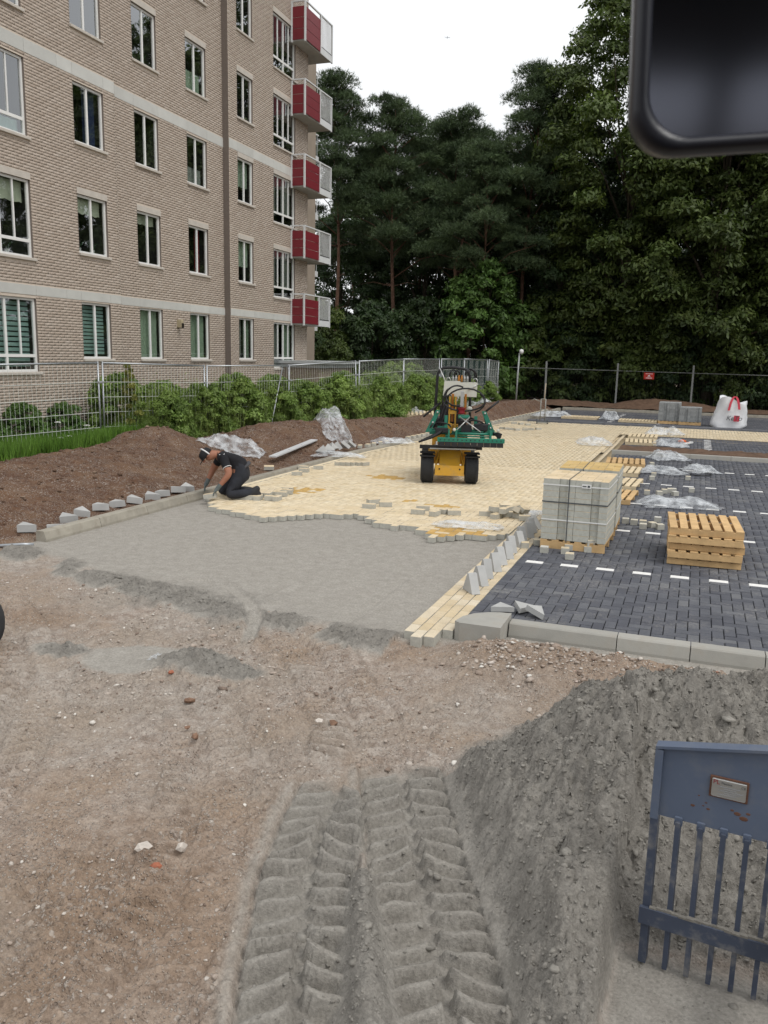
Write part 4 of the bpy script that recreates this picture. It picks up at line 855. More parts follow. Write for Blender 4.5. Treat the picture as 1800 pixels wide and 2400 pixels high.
def limb_mesh(H, r0, cl, seed, mat, lean=0, nl=14, zf=.55):
    r_ = random.Random(seed); b = MB(); pts = []; n = 9
    for i in range(n):
        f = i / (n - 1); pts.append((lean * f * f + r_.uniform(-.12, .12) * (0 < i), r_.uniform(-.12, .12) * (0 < i), -.3 + (H * .88 + .3) * f))
    b.tube(pts, [r0 * (1.25 if i == 0 else 1) * (1 - .88 * i / (n - 1)) for i in range(n)], 9)
    cs = list(cl); r_.shuffle(cs)
    for c in cs[:nl]:
        zb = max(1.2, min(H * .8, c[2] * zf + r_.uniform(0, 1))); f = zb / (H * .88); bx = lean * f * f
        mid = (bx + (c[0] - bx) * .5 + r_.uniform(-.3, .3), c[1] * .5 + r_.uniform(-.3, .3), zb + (c[2] - zb) * .6)
        rb = r0 * (1 - .8 * min(1, f)) * .42; b.tube([(bx, 0, zb), mid, (c[0], c[1], c[2])], [rb, rb * .6, .02], 5)
    return b.mesh('trunk', mat, True)
def make_tree(name, label, cat, mesh_c, mesh_t, loc, rot=0, sc=1, group=None, szz=1):
    t = tag(empty(name, T(*loc) @ RZ(rot) @ Matrix.Diagonal((sc, sc, sc * szz, 1))), label, cat, group)
    link('crown', mesh_c, t); link('trunk', mesh_t, t); return t
oak = []
for i, (H, z0, rad, ncl, per, lf) in enumerate(((23, 2.2, 5.0, 220, 360, .135), (19, 1.5, 5.2, 200, 340, .135), (15, .6, 4.6, 120, 330, .13))):
    mc, cl = crown_mesh('oak_crown', H, z0, rad, ncl, per, lf, LM['oak'] if i < 2 else LM['dark'], 40 + i); oak.append((mc, limb_mesh(H, .32, cl, i, barkd, nl=22)))
TREES = [(0, (-4.3, 49.8, 0), 0, 1.0, 1.02, 'tall broadleaf tree whose sunlit crown rises highest above the pines'), (1, (.4, 49.0, 0), 70, 1.02, 1.05, 'broad leafy tree behind the red sign on the boundary fence'), (0, (4.6, 51.0, 0), 140, 1, 1.0, 'tall leafy tree behind the white sand bag'), (1, (9.2, 52.5, 0), 200, 1.05, 1.1, 'leafy tree at the far right end of the boundary fence'),
         (2, (-8.2, 52.0, 0), 30, 1.0, 1.05, 'dark leafy tree between the tall broadleaf tree and the pines')]
for k, loc, rot, sc, szz, lab in TREES: make_tree('broadleaf_tree', lab, 'tree', oak[k][0], oak[k][1], loc, rot, sc, 'broadleaf trees at the forest edge', szz)
# pines: bare trunk, flat tufted clumps on crooked boughs
def pine_meshes(seed, H, z0, rad, lean, ncl=26, fork=False):
    r_ = random.Random(seed); cl = []; b = MB(); n = 10; pts = []
    for i in range(n):
        f = i / (n - 1); pts.append(Vector((lean * f + .35 * math.sin(f * 4 + seed), .25 * math.sin(f * 5 + seed * 2), -.3 + (H * .9 + .3) * f)))
    r0 = .17; b.tube(pts, [r0 * (1 - .8 * i / (n - 1)) for i in range(n)], 9)
    if fork: b.tube([pts[2], pts[2] + Vector((1.0, .3, 2.6)), pts[2] + Vector((1.3, .4, 6)), pts[2] + Vector((.5, .4, 9))], [.15, .14, .11, .05], 8)
    for i in range(ncl):
        f = (i + r_.random() * .9) / ncl; z = z0 + (H - z0) * f; j = min(n - 1, int((z / (H * .9)) * (n - 1))); base = pts[j]
        a = i * 2.399 + r_.uniform(-.5, .5); rr = rad * (1.05 - f * .75) * r_.uniform(.3, 1); s = rad * r_.uniform(.2, .36)
        c = Vector((base.x + math.cos(a) * rr, base.y + math.sin(a) * rr, z)); cl.append((c.x, c.y, c.z, s, s, s * .55)); cl.append((c.x * .6 + base.x * .4 + r_.uniform(-.5, .5), c.y * .6 + base.y * .4 + r_.uniform(-.5, .5), c.z + r_.uniform(.1, .6), s * .7, s * .7, s * .45))
        b.tube([(base.x, base.y, z - .9 - rr * .25), ((base.x + c.x) / 2, (base.y + c.y) / 2, z - .5), (c.x, c.y, z - .05)], [.04, .03, .012], 5)
    for i in range(7):
        z = z0 * r_.uniform(.55, 1.0); a = r_.uniform(0, 6.28); l = r_.uniform(.6, 2.2); j = int(z / (H * .9) * (n - 1)); p = pts[j]
        b.tube([(p.x, p.y, p.z), (p.x + math.cos(a) * l * .6, p.y + math.sin(a) * l * .6, p.z + .25), (p.x + math.cos(a) * l, p.y + math.sin(a) * l, p.z + .1)], [.035, .022, .006], 4)
    P, Nn, Tn = clump_points(cl, 200); m = len(P); V = []; To = []
    # each tuft is a fan of slender needle blades
    for k in range(6):
        d = Nn + rng.normal(size=(m, 3)) * .6; d /= np.linalg.norm(d, axis=1, keepdims=True); s = np.cross(d, rng.normal(size=(m, 3))); s /= np.linalg.norm(s, axis=1, keepdims=True) + 1e-9; l = rng.uniform(.16, .34, m)[:, None]
        V.append(np.stack([P - s * .016, P + s * .016, P + d * l], 1)); To.append(Tn)
    V = np.concatenate(V).reshape(-1, 3); To = np.repeat(np.concatenate(To), 3)
    return nmesh('pine_crown', V, np.arange(len(V)).reshape(-1, 3), LM['pine'], False, {'tone': To}), b.mesh('trunk', bark, True)
pines = [pine_meshes(1, 18.5, 9.5, 4.4, .6, 34), pine_meshes(2, 17.5, 9.0, 4.6, -.8, 32, True), pine_meshes(3, 20.0, 12, 4.0, -.4, 28)]
PT = [(0, (-17.9, 48.5, 0), 0, .9, 'straight pine with a bare dark trunk seen right of the balconies'), (1, (-13.9, 51.5, 0), 20, .93, 'pine with a forked orange trunk above the light green bush'), (2, (-9.7, 50.2, 0), 60, .9, 'pine with tufted top standing next to the broadleaf trees'), (2, (-21.0, 47.0, 0), 200, .88, 'leaning reddish pine trunk beside the balconies'),
      (0, (-15.5, 58, 0), 100, .92, 'pine crown rising behind the forked pine'), (1, (-22.5, 56, 0), 150, .92, 'pine crown rising behind the balconies'), (0, (-19.3, 60, 0), 250, .95, 'background pine between the straight pine and the balconies'), (2, (-10.6, 60, 0), 300, .9, 'background pine with a thin top against the sky'), (1, (-12.6, 47.6, 0), 210, .8, 'short pine leaning beside the forked trunk')]
for k, loc, rot, sc, lab in PT: make_tree('pine_tree', lab, 'tree', pines[k][0], pines[k][1], loc, rot, sc, 'pines at the forest edge')
# understorey and dark trees that close the forest
mcM, clM = crown_mesh('maple_crown', 7.6, .2, 2.9, 95, 430, .14, LM['maple'], 71, 'bush'); mtM = limb_mesh(7.6, .1, clM, 8, barkd)
make_tree('maple_bush', 'light green bushy maple growing before the forked pine', 'bush', mcM, mtM, (-11.7, 47.6, 0), 0, 1.0)
mcD, clD = crown_mesh('shrub_crown', 5.0, .1, 2.6, 60, 420, .12, LM['dark'], 72, 'bush'); mtD = limb_mesh(5.0, .08, clD, 9, barkd)
mcO, clO = crown_mesh('shrub_crown', 5.5, .1, 2.8, 60, 420, .14, LM['oak'], 73, 'bush'); mtO = limb_mesh(5.5, .08, clO, 10, barkd)
UND = [((-20.5, 43.5), 1, .9), ((-17.5, 45), 0, .95), ((-15.0, 47), 0, 1.0), ((-8.6, 49.6), 1, 1.0), ((-6.2, 49.3), 0, .9), ((-3.6, 49.3), 1, .95), ((-1.0, 49.3), 0, 1.0), ((1.6, 49.3), 1, .9), ((4.2, 49.3), 0, 1.05), ((6.8, 49.3), 1, 1.0), ((-18.6, 39.5), 0, .6), ((-16.2, 36.5), 1, .5)]
for i, ((x, y), k, s) in enumerate(sorted(UND)):
    make_tree('forest_shrub', ORD[i] + ' undergrowth shrub along the forest edge counted from the brick building', 'shrub', (mcD, mcO)[k], (mtD, mtO)[k], (x, y, 0), i * 47, s, 'undergrowth shrubs at the forest edge', 1.1)
for i, (x, y, s) in enumerate(sorted(((-25, 62, 1.0), (-20, 66, 1.05), (-15, 63, .95), (-10.5, 66, 1.0), (-5.5, 62, 1.1), (0, 60, 1.1), (5.5, 61, 1.15), (11, 62, 1.2), (-23, 53, .75), (-17.5, 54.5, .78), (-12, 55.5, .8), (3, 70, 1.3), (9, 72, 1.35), (15, 70, 1.3), (-3, 72, 1.25), (-9, 74, 1.1), (-16, 74, 1.0), (-24, 72, 1.0)))):
    make_tree('forest_tree', ORD[i] + ' dark dense tree deep in the forest counted from the brick building', 'tree', oak[2][0], oak[2][1], (x, y, 0), i * 71, s, 'dark trees deep in the forest', 1.0)
for i, (x, y, s) in enumerate(((25, 22, .5), (27, 30, .62), (26, 38, .6), (24, 47, .7), (27, 14, .5), (17, 52, .9))):
    make_tree('park_tree', 'broadleaf tree standing across the parking, mirrored in the windows', 'tree', oak[1][0], oak[1][1], (x, y, 0), i * 60, s, 'trees across the parking')
# ------------------------------------------------------------------ hedge shrubs along the fence, lawn, weeds
mh = []
for i in range(3):
    mc, cl = crown_mesh('hedge_crown', 1.5, .05, .85, 46, 1500, .045, LM['hedge'], 90 + i, 'bush'); mh.append((mc, limb_mesh(1.5, .03, cl, 20 + i, barkd, nl=10)))
HL = []
hp = [(-13.1, 17.4), (-12.75, 18.6), (-12.35, 20.6), (-11.75, 23.0), (-10.95, 26.3), (-10.5, 29.8), (-10.3, 33.5), (-10.1, 37)]
for i in range(26):
    y = 17.6 + i * .68; x = float(np.interp(y, [p[1] for p in hp], [p[0] for p in hp])) + (.1 if i % 2 else -.55) + random.uniform(-.15, .15); HL.append((x, y, random.uniform(.85, 1.15), i % 3))
HL += [(-9.9, 37.5, .9, 1), (-9.6, 40, .8, 2), (-11.2, 31.0, 1.35, 0), (-10.9, 32.5, 1.3, 1)]
for i, (x, y, s, k) in enumerate(sorted(HL, key=lambda q: q[1])):
    make_tree('hedge_shrub', ORD[i] + ' green hedge shrub along the mesh fence counted from the tall yellowish weed', 'shrub', mh[k][0], mh[k][1], (x, y, max(.05, gz(x, y) - .1)), i * 40, s, 'hedge shrubs along the mesh fence', 1.0)
mcW, clW = crown_mesh('flower_crown', 1.2, .05, .75, 40, 1300, .045, LM['maple'], 95, 'bush'); mtW = limb_mesh(1.25, .03, clW, 30, barkd, nl=8)
for i, (x, y, s) in enumerate(((-14.4, 18.0, .8), (-14.6, 16.6, .85), (-14.6, 15.2, .9), (-14.65, 13.8, 1.0), (-14.7, 12.4, .95), (-14.7, 10.8, 1.0))):
    make_tree('wall_shrub', ORD[i] + ' green shrub against the brick wall counted from the tall yellowish weed', 'shrub', mcW, mtW, (x, y, .1), i * 50, s, 'shrubs under the ground floor windows', 1.0)
N_ = 60000; gx = rng.uniform(-14.6, -11.9, N_); gy = rng.uniform(9.5, 19.0, N_); hz, *_r = soil(gx, gy); k_ = (gx < -12.2 - .12 * np.sin(gy * 2)) ; gx, gy, hz = gx[k_], gy[k_], hz[k_]; n = len(gx)
gh = rng.uniform(.12, .42, n); a = rng.uniform(0, 6.28, n); wdt = .009; P0 = np.stack([gx - np.cos(a) * wdt, gy - np.sin(a) * wdt, hz - .02], 1); P1 = np.stack([gx + np.cos(a) * wdt, gy + np.sin(a) * wdt, hz - .02], 1); P2 = np.stack([gx + rng.normal(0, .05, n), gy + rng.normal(0, .05, n), hz + gh], 1)
V = np.stack([P0, P1, P2], 1).reshape(-1, 3)
tag(link('grass', nmesh('grass', V, np.arange(len(V)).reshape(-1, 3), LM['grass'], False, {'tone': np.repeat(rng.uniform(0, 1, n), 3)})), 'fresh green grass of the lawn behind the mesh fence', 'grass', kind='stuff')
ln = MB(); ln.add([(-14.9, 9, .25), (-12.5, 9, .25), (-12.4, 19, .25), (-14.9, 19, .25)], [(0, 1, 2, 3)])
# small white flowers in the lawn
flm = M('white_petals', (.78, .78, .74), .8, .05, 5, bump=0)
for i, (x, y, z) in enumerate(((-13.35, 15.0, .75), (-13.3, 15.9, .62), (-13.2, 14.9, .42), (-13.15, 15.0, .36), (-13.1, 15.05, .45), (-13.5, 17.9, .9))):
    f_ = tag(empty('white_flower', T(x, y, .1)), 'small white umbel flower standing in the lawn behind the fence', 'flower', 'white flowers in the lawn')
    b = MB(); b.tube([(0, 0, 0), (.02, .01, z)], .006, 5); b.build('stem', CUR['leaf'], f_)
    b = MB()
    for q_ in range(14): an = q_ * 2.4; rr = .012 * math.sqrt(q_) * 1.6; b.lathe([(.004, 0), (.016, .008), (.006, .014)], 6, T(.02 + rr * math.cos(an), .01 + rr * math.sin(an), z - .004 * q_ * .3))
    b.build('bloom', flm, f_)
# tall yellow weed by the first fence joint
mcY, clY = crown_mesh('weed_crown', 2.0, .3, .32, 26, 3600, .045, leafmat('yellow_weed', [(.3, (.16, .17, .04)), (.7, (.30, .29, .08))]), 97, 'cone')
make_tree('tall_weed', 'tall yellowish weed growing through the fence by its first joint', 'plant', mcY, limb_mesh(2.0, .012, clY, 33, barkd, nl=8), (-13.05, 17.2, .1), 0, 1)

# ragged weeds and stems in front of and between the hedge shrubs
N_ = 5000; t_ = rng.uniform(0, 1, N_); wy = 16.8 + 19 * t_; wx = np.interp(wy, [p[1] for p in hp], [p[0] for p in hp]) + rng.normal(.05, .38, N_); wz = soil(wx, wy)[0]; V = []; To = []
for i in range(N_):
    hgt = random.uniform(.5, 1.5) * (1.15 if random.random() < .2 else 1); ln = Vector((random.gauss(0, .16), random.gauss(0, .16), 1)); P0 = Vector((wx[i], wy[i], wz[i])); tn = random.random()
    for k in range(9):
        f = .25 + .75 * k / 8; c = P0 + ln * hgt * f; d = Vector((random.gauss(0, 1), random.gauss(0, 1), random.uniform(.1, .9))).normalized() * random.uniform(.05, .12) * (1.25 - f * .6); sd = d.cross(Vector((0, 0, 1))).normalized() * .016
        V += [c - sd, c + sd + d * .35, c + d]; To += [min(1, tn * .6 + random.random() * .4)] * 3
    sd = Vector((.005, .003, 0)); V += [P0 - sd, P0 + sd, P0 + ln * hgt]; To += [.3] * 3
V = np.array([tuple(v) for v in V]); tag(link('weeds', nmesh('weeds', V, np.arange(len(V)).reshape(-1, 3), leafmat('weed_leaves', [(.3, (.10, .16, .03)), (.7, (.24, .30, .08))]), False, {'tone': np.array(To)})), 'ragged tall weeds growing among the hedge along the fence', 'weeds', kind='stuff')
# ================================================================== loose stones, wedges, packs, pallets
PVL = paver_mesh('paver', .21, .105, .08, YO, .004, .08); PVA = paver_mesh('paver', .21, .105, .08, AM, .004, .08)
PVG = paver_mesh('paver', .21, .105, .08, M('grey_paver', (.44, .43, .40), .9, .12, 10, rnd=.1), .004, .08)
HALF = paver_mesh('half_paver', .104, .104, .08, tone_paver('half_paver_mix', [(0, (.58, .47, .30)), (.5, (.62, .57, .46)), (1, (.55, .54, .5))], False, side=CONC, damt=.1), .004, .08)
def loose(me, x, y, z=0, rz=0, rx=0, ry=0, lab='', grp=None, cat='paving brick', name='loose_paver'):
    o = link(name, me, None, T(x, y, z + .002) @ RZ(rz) @ RY(ry) @ RX(rx)); return tag(o, lab, cat, grp)
g_ = 'loose bricks on the yellow road'
for x, y, r_ in ((-7.62, 15.45, 18), (-7.7, 15.95, 8), (-7.88, 16.3, 4), (-7.62, 16.5, 20)): loose(PVL, x, y, .0, r_, lab='cream brick lying on the yellow road beside the kerb', grp=g_)
for i in range(6): loose(PVL, -7.52 + i * .105 * 1.05, 17.35 + .05 * i, .0, 95 - i * 5, lab='cream brick in a short row laid across the yellow road near the kerb', grp=g_)
for x, y, r_ in ((-4.9, 12.6, 5), (-4.72, 12.9, 25), (-5.0, 13.05, 50)): loose(PVL, x, y, .0, r_, lab='cream brick in a loose trio on the middle of the yellow road', grp=g_)
for x, y, r_ in ((-4.02, 12.5, 2), (-4.05, 12.85, 10), (-3.74, 12.5, 80), (-3.64, 12.75, 75), (-3.48, 12.7, 20)): loose(PVL, x, y, .0, r_, lab='cream brick in a loose cluster between trio and plastic sheet', grp=g_)
lab = 'cream brick tumbled in the pile beside the tall paver pack'
for x, y, z, r_, rx, ry in ((-3.0, 12.85, 0, 10, 0, 0), (-2.8, 12.7, 0, 75, 0, 0), (-2.68, 12.95, 0, 20, 0, 0), (-2.85, 13.1, 0, 50, 0, 0), (-2.62, 13.3, 0, 10, 0, 0), (-2.5, 12.95, 0, 80, 0, 0), (-2.34, 12.75, 0, 12, 0, 0), (-2.85, 12.85, .08, 60, 0, 8), (-2.7, 12.8, .08, 85, 0, 0), (-2.6, 13.1, .08, 30, 0, -12), (-2.52, 12.85, .09, 95, 25, 20), (-2.44, 12.98, .09, 75, 30, 10), (-2.75, 13.2, .08, 20, 10, 0)): loose(PVL, x, y, z, r_, rx, ry, lab, 'tumbled pile of bricks')
# raised layer waiting beside the kneeling man
lab = 'cream brick in the raised patch waiting beside the kneeling man'
for i, (a, c) in enumerate(((0, 0), (.215, .02), (.33, .04), (.55, .1), (.66, .14))):
    loose(PVL, -7.2 + a * .95, 12.4 + a * .2 + c * .3, .0, 14 if i not in (2, 4) else 100, lab=lab, grp='raised brick patch by the man')
for i in range(4):
    for j in range(3): loose(PVL, -7.22 + .11 * i + .05 * j, 12.75 + .215 * j + .03 * i, .0, 102, lab=lab, grp='raised brick patch by the man')
for x, y in ((-6.72, 13.0), (-6.74, 13.25), (-6.85, 13.5)): loose(PVL, x, y, 0, 14, lab=lab, grp='raised brick patch by the man')
# half bricks on the black paving
lab = 'half brick lying on black paving in front of the tall paver pack'
for i, (x, y, r_) in enumerate(((-1.98, 10.85, 10), (-1.86, 11.1, 20), (-1.7, 10.7, 5), (-1.56, 11.05, 0), (-1.43, 10.98, 12), (-1.34, 10.46, 3), (-1.38, 11.2, 30), (-1.18, 10.98, 15), (-1.44, 10.75, 8))): loose(HALF, x, y, .0, r_, lab=lab, grp='half bricks by the paver pack')
loose(HALF, -1.16, 11.0, .082, 30, lab='half brick on top of another before the tall paver pack')
lab = 'half brick lying on black paving between paver pack and stacked pallets'
for i, (x, y, r_) in enumerate(((-.88, 13.25, 5), (-.75, 13.2, 0), (-.62, 13.2, 0), (-.6, 12.92, 2), (-.48, 13.1, 40), (-.36, 13.0, 20), (-.42, 13.6, 0))): loose(HALF, x, y, .0, r_, lab=lab, grp='half bricks between pack and pallets')
lab = 'half brick lying on black paving beyond the plastic sheet'
for i, (x, y, r_) in enumerate(((-.74, 16.4, 5), (-.52, 16.4, 20), (-.44, 16.7, 10), (-.34, 16.85, 0), (-.24, 16.5, 30), (-.28, 16.9, 8), (.05, 17.1, 0), (-.04, 18.9, 0), (-.76, 18.5, 10), (-.75, 19.1, 0), (-.9, 21.1, 25))): loose(HALF, x, y, .0, r_, lab=lab, grp='half bricks on the far bays')
for x, y, z, r_, rx in ((-8.43, 15.75, .06, 30, 10), (-8.75, 19.4, .1, 60, 40)): loose(PVL, x, y, gz(x, y) + .02, r_, rx, lab='single cream brick dropped on the brown earth behind the kerb', grp='bricks on the earth')
# bricks and grey wedges lined up behind the kerb
lab = 'cream brick lined up on the kerb in front of the hedge'
for i, (x, y) in enumerate(((-8.28, 20.4), (-8.2, 20.75), (-8.16, 21.1), (-8.12, 21.5), (-8.06, 21.85), (-7.96, 23.4), (-7.92, 23.75), (-7.88, 24.1), (-7.85, 24.45), (-7.82, 24.8), (-7.78, 25.15), (-7.74, 25.5))): loose(PVL, x + .06, y, .062, 95 + random.uniform(-20, 20), 0, 0, ORD[i] + ' cream brick lined up on the kerb counted from the tipped wedge stones', 'bricks lined up on the kerb')
lab = 'cream brick lined up on the kerb before the far soil heap'
for i in range(24): y = 28.5 + i * .5; loose(PVL, float(kx(y)) - .08, y, .062, 90 + random.uniform(-12, 12), 0, 0, ORD[i] + ' cream brick on the kerb beyond the machine counted from the hedge side', 'bricks on the far kerb')
for i, (x, y) in enumerate(((-6.38, 29.3), (-6.2, 29.25), (-6.0, 29.1), (-5.8, 29.0), (-5.6, 29.6), (-5.4, 29.45), (-5.2, 29.8), (-6.5, 31.9), (-6.2, 31.7), (-5.9, 31.5), (-5.55, 29.2))): loose(PVL, x, y, .0, i * 37 % 60, lab='cream brick on the road near the upright stone cart', grp='bricks near the stone cart')
# grey wedge stones (mitre blocks)
WGM = M('wedge_concrete', (.43, .43, .42), .85, .1, 6, bump=.3, bs=120, bd=.003, rnd=.14)
wb = MB(); wb.prism([(-.15, 0), (.15, 0), (.02, .235), (-.02, .235)][::1], -.05, .06); WG = wb.mesh('wedge_stone', WGM)
wb = MB(); wb.prism([(-.165, 0), (.165, 0), (0, .19)], 0, .1); WT = wb.mesh('wedge_stone', WGM)
lab = 'grey triangular concrete stone lying on the earth behind the kerb'
for i, (x, y, a) in enumerate(((-8.42, 8.85, -28), (-8.28, 9.2, -10), (-8.42, 9.65, -20), (-8.48, 10.05, -40), (-8.52, 10.5, -30), (-8.5, 10.9, -35), (-8.5, 11.3, -30), (-8.48, 11.75, -25), (-8.46, 12.05, -35), (-8.44, 12.4, -15), (-8.42, 12.75, -40), (-8.22, 12.75, -10))):
    z = gz(x, y); o = link('wedge_stone', WT, None, T(x, y, z + .01) @ RZ(a + 190) @ RX(6 * math.sin(i * 2.3)) @ RY(7 * math.sin(i * 1.7))); tag(o, ORD[i] + ' grey triangular stone on the earth counted from the near end of the kerb', 'wedge stone', 'wedge stones along the kerb')
lab = 'grey wedge stone standing upright in the row on the gutter'
for i in range(11):
    y = 8.5 + i * .345; o = link('wedge_stone', WG, None, T(-2.1 + .02 * math.sin(i * 3), y, .002) @ RZ(-52 + 7 * math.sin(i * 2)) @ RX(90) @ Matrix.Scale(.86, 4)); tag(o, ORD[i] + ' upright grey wedge stone on the gutter counted from the rounded kerb corner', 'wedge stone', 'wedge stones on the gutter')
o = link('wedge_stone', WT, None, T(-2.12, 12.3, .002) @ RZ(-30) @ RX(90)); tag(o, 'grey triangular stone closing the row nearest the brick pile', 'wedge stone')
lab = 'grey wedge stone tipped over by the plastic on the kerb'
for i, (x, y) in enumerate(((-8.38, 18.4), (-8.42, 18.8), (-8.45, 19.15), (-8.42, 19.45), (-8.4, 19.75), (-8.38, 20.05))): o = link('wedge_stone', WT, None, T(x, y, max(gz(x, y), .03) + .07) @ RZ(40 * i) @ RX(55)); tag(o, ORD[i] + ' tipped grey wedge stone by the kerb counted from the fallen plastic sheet', 'wedge stone', 'tipped wedge stones on the kerb')
for i, (x, y, a) in enumerate(((-1.62, 7.85, 20), (-1.4, 7.95, 60), (-1.25, 7.9, 110))): o = link('concrete_shard', WT, None, T(x, y, .02) @ RZ(a) @ Matrix.Diagonal((.7, .9, .5, 1)) @ RX(8 * i)); tag(o, 'broken grey concrete shard lying behind the rounded kerb corner', 'concrete shard', 'shards behind the kerb corner')
# ------------------------------------------------------------------ pallets
wood = M('pallet_wood', (.62, .415, .205), .85, .2, 7, bump=.3, bs=40, rnd=.22, dirt=(.40, .25, .12), dscale=9, damt=.35); woodp = M('pallet_wood_pale', (.66, .54, .36), .85, .15, 7, bump=.3, bs=40, rnd=.15)
def pallet(mat_, label, group=None, wm_=wood, w=.84, d=1.12, n=7):
    p = tag(empty('pallet', mat_), label, 'pallet', group)
    for k in range(n):
        b = MB(); sw = .092; x = -w / 2 + sw / 2 + (w - sw) * k / (n - 1); b.box(x - sw / 2, -d / 2, .074, x + sw / 2, d / 2, .0935, bev=.002); b.build('deck_board', wm_, p, mat=RZ(random.uniform(-.8, .8)))
    for y in (-d / 2 + .018, 0, d / 2 - .018):
        b = MB(); b.box(-w / 2, y - .018, .002, w / 2, y + .018, .0735, bev=.002); b.build('bearer', wm_, p)
    return p
labs = ['lowest wooden pallet of the stack on the black paving', 'second wooden pallet from the bottom of the stack', 'third wooden pallet from the bottom of the stack', 'wooden pallet next below the top of the stack', 'topmost wooden pallet of the stack on the black paving']
for k in range(5): pallet(T(.24 + random.uniform(-.025, .025), 11.3 + random.uniform(-.03, .03), .0945 * k + .003) @ RZ(2 + random.uniform(-1.5, 1.5)), labs[k], 'stacked pallets', w=.86)
for (x, y, wm_, lab) in ((-1.5, 21.0, wood, 'empty pallet lying before the island kerb'), (-1.5, 19.3, woodp, 'pale empty pallet lying between the island kerb and paver pack'), (-1.38, 17.3, woodp, 'empty pallet second behind the tall paver pack'), (-1.36, 15.6, wood, 'empty pallet lying next behind the tall paver pack'), (-1.5, 26.6, woodp, 'empty pallet just behind the island bed'), (-1.55, 28.6, woodp, 'empty pallet beside the far yellow crossing')):
    pallet(T(x, y, .003) @ RZ(random.uniform(-4, 4)), lab, 'single empty pallets', wm_, w=.9, d=1.2)
for x, y, lab in ((-4.6, 36.6, 'pale pallet lying in the far end bay beside plastic wrap'), (-2.2, 36.0, 'pale pallet lying in the far end bay near the grey stone pack')): pallet(T(x, y, .003), lab, 'pallets in the far bay', woodp, w=1.5, d=1.1, n=12)
pallet(T(-9.6, 29.3, gz(-9.6, 29.3) + .05) @ RZ(20) @ RX(5), 'pallet tilted on the earth heap behind the machine', None, woodp, w=1.3, d=1.0, n=9)
# ------------------------------------------------------------------ strapped paver packs
strapm = M('strap_white', (.72, .72, .7), .5, .05, 5, bump=0); strapd = M('strap_dark', (.08, .085, .09), .5, .05, 5, bump=0)
PKM = tone_paver('pack_paver', [(0, (.60, .47, .29)), (1, (.67, .545, .375))], False, side=(.50, .50, .445), damt=.05); PKA = tone_paver('pack_paver_amber', [(0, (.50, .34, .13)), (1, (.58, .42, .19))], False, side=(.50, .50, .445), damt=.05)
def pack(mat_, label, nx, ny, nz, pm, lx=.21, ly=.105, lz=.08, straps=True):
    p = tag(empty('paver_pack', mat_), label, 'paver pack', 'strapped paver packs'); sh = {}
    w = nx * .105; d = ny * .105
    for k in range(nz):
        z = .125 + k * (lz + .0015)
        occ = np.zeros((nx, ny), bool)
        for i in range(nx):
            for j in range(ny):
                if occ[i, j]: continue
                alongx = ((i // 2 + j // 2) % 2 == 0)
                if alongx and i + 1 < nx and not occ[i + 1, j]: li, lj = 2, 1
                elif j + 1 < ny: li, lj = 1, 2
                elif i + 1 < nx and not occ[i + 1, j]: li, lj = 2, 1
                else: li, lj = 1, 1
                occ[i:i + li, j:j + lj] = True
                if not (k == nz - 1 or i == 0 or i + li >= nx or j == 0 or j + lj >= ny): continue
                rec = .035 if (j == 0 and i in (2, 6) and li == 1 and k < nz) else 0
                key = (li, lj)
                if key not in sh: sh[key] = paver_mesh('paver', .105 * li - .004, .105 * lj - .004, lz, pm, .004, lz)
                link('paver', sh[key], p, T(-w / 2 + (i + li / 2) * .105, -d / 2 + (j + lj / 2) * .105 + rec, z) @ RZ(random.uniform(-.5, .5)))
    if straps:
        top = .125 + nz * (lz + .0015); e = .004
        for zf in (.33, .62, .9):
            b = MB(); z = .125 + (top - .125) * zf
            for x0, y0, x1, y1 in ((-w / 2 - e, -d / 2 - e - .002, w / 2 + e, -d / 2 - e), (-w / 2 - e, d / 2 + e, w / 2 + e, d / 2 + e + .002), (w / 2 + e, -d / 2, w / 2 + e + .002, d / 2), (-w / 2 - e - .002, -d / 2, -w / 2 - e, d / 2)): b.box(x0, y0, z - .008, x1, y1, z + .008)
            b.build('strap', strapm if zf != .62 else strapd, p)
        b = MB(); x = -.08; b.box(x - .006, -d / 2 - .009, .1, x + .006, -d / 2 - .007, top); b.box(x - .006, -d / 2 - .009, top + .002, x + .006, d / 2, top + .004); b.build('strap', strapd, p)
        b = MB(); b.box(.08, -d / 2 - .013, top - .1, .2, -d / 2 - .010, top - .045); lb_ = b.build('paper_label', strapm, p)
        b = MB(); b.box(.09, -d / 2 - .0145, top - .082, .14, -d / 2 - .0135, top - .068); b.box(.155, -d / 2 - .0145, top - .088, .185, -d / 2 - .0135, top - .06); b.build('print', strapd, lb_)
    for k in range(6): b = MB(); x = -w / 2 + .045 + (w - .09) * k / 5; b.box(x - .045, -d / 2, .1, x + .045, d / 2, .12); b.build('deck_board', wood, p)
    for y in (-d / 2 + .02, 0, d / 2 - .02): b = MB(); b.box(-w / 2, y - .02, .002, w / 2, y + .02, .0985); b.build('bearer', wood, p)
    return p
pack(T(-1.37, 11.42, .003) @ RZ(-1.5), 'tall strapped pack of cream pavers on a wooden pallet by the gutter', 8, 9, 10, PKM)
pack(T(-1.37, 12.62, .003) @ RZ(1), 'strapped paver pack with amber top layer behind the tall cream one', 8, 9, 10, PKA)
GPK = M('pack_grey', (.30, .31, .31), .9, .15, 6, rnd=.2)
pack(T(-1.0, 36.2, .003), 'left grey stone pack in the far end bay', 8, 9, 9, GPK, straps=False); pack(T(-.2, 36.1, .003), 'grey stone pack next to the white sand bag side', 8, 9, 7, GPK, straps=False)
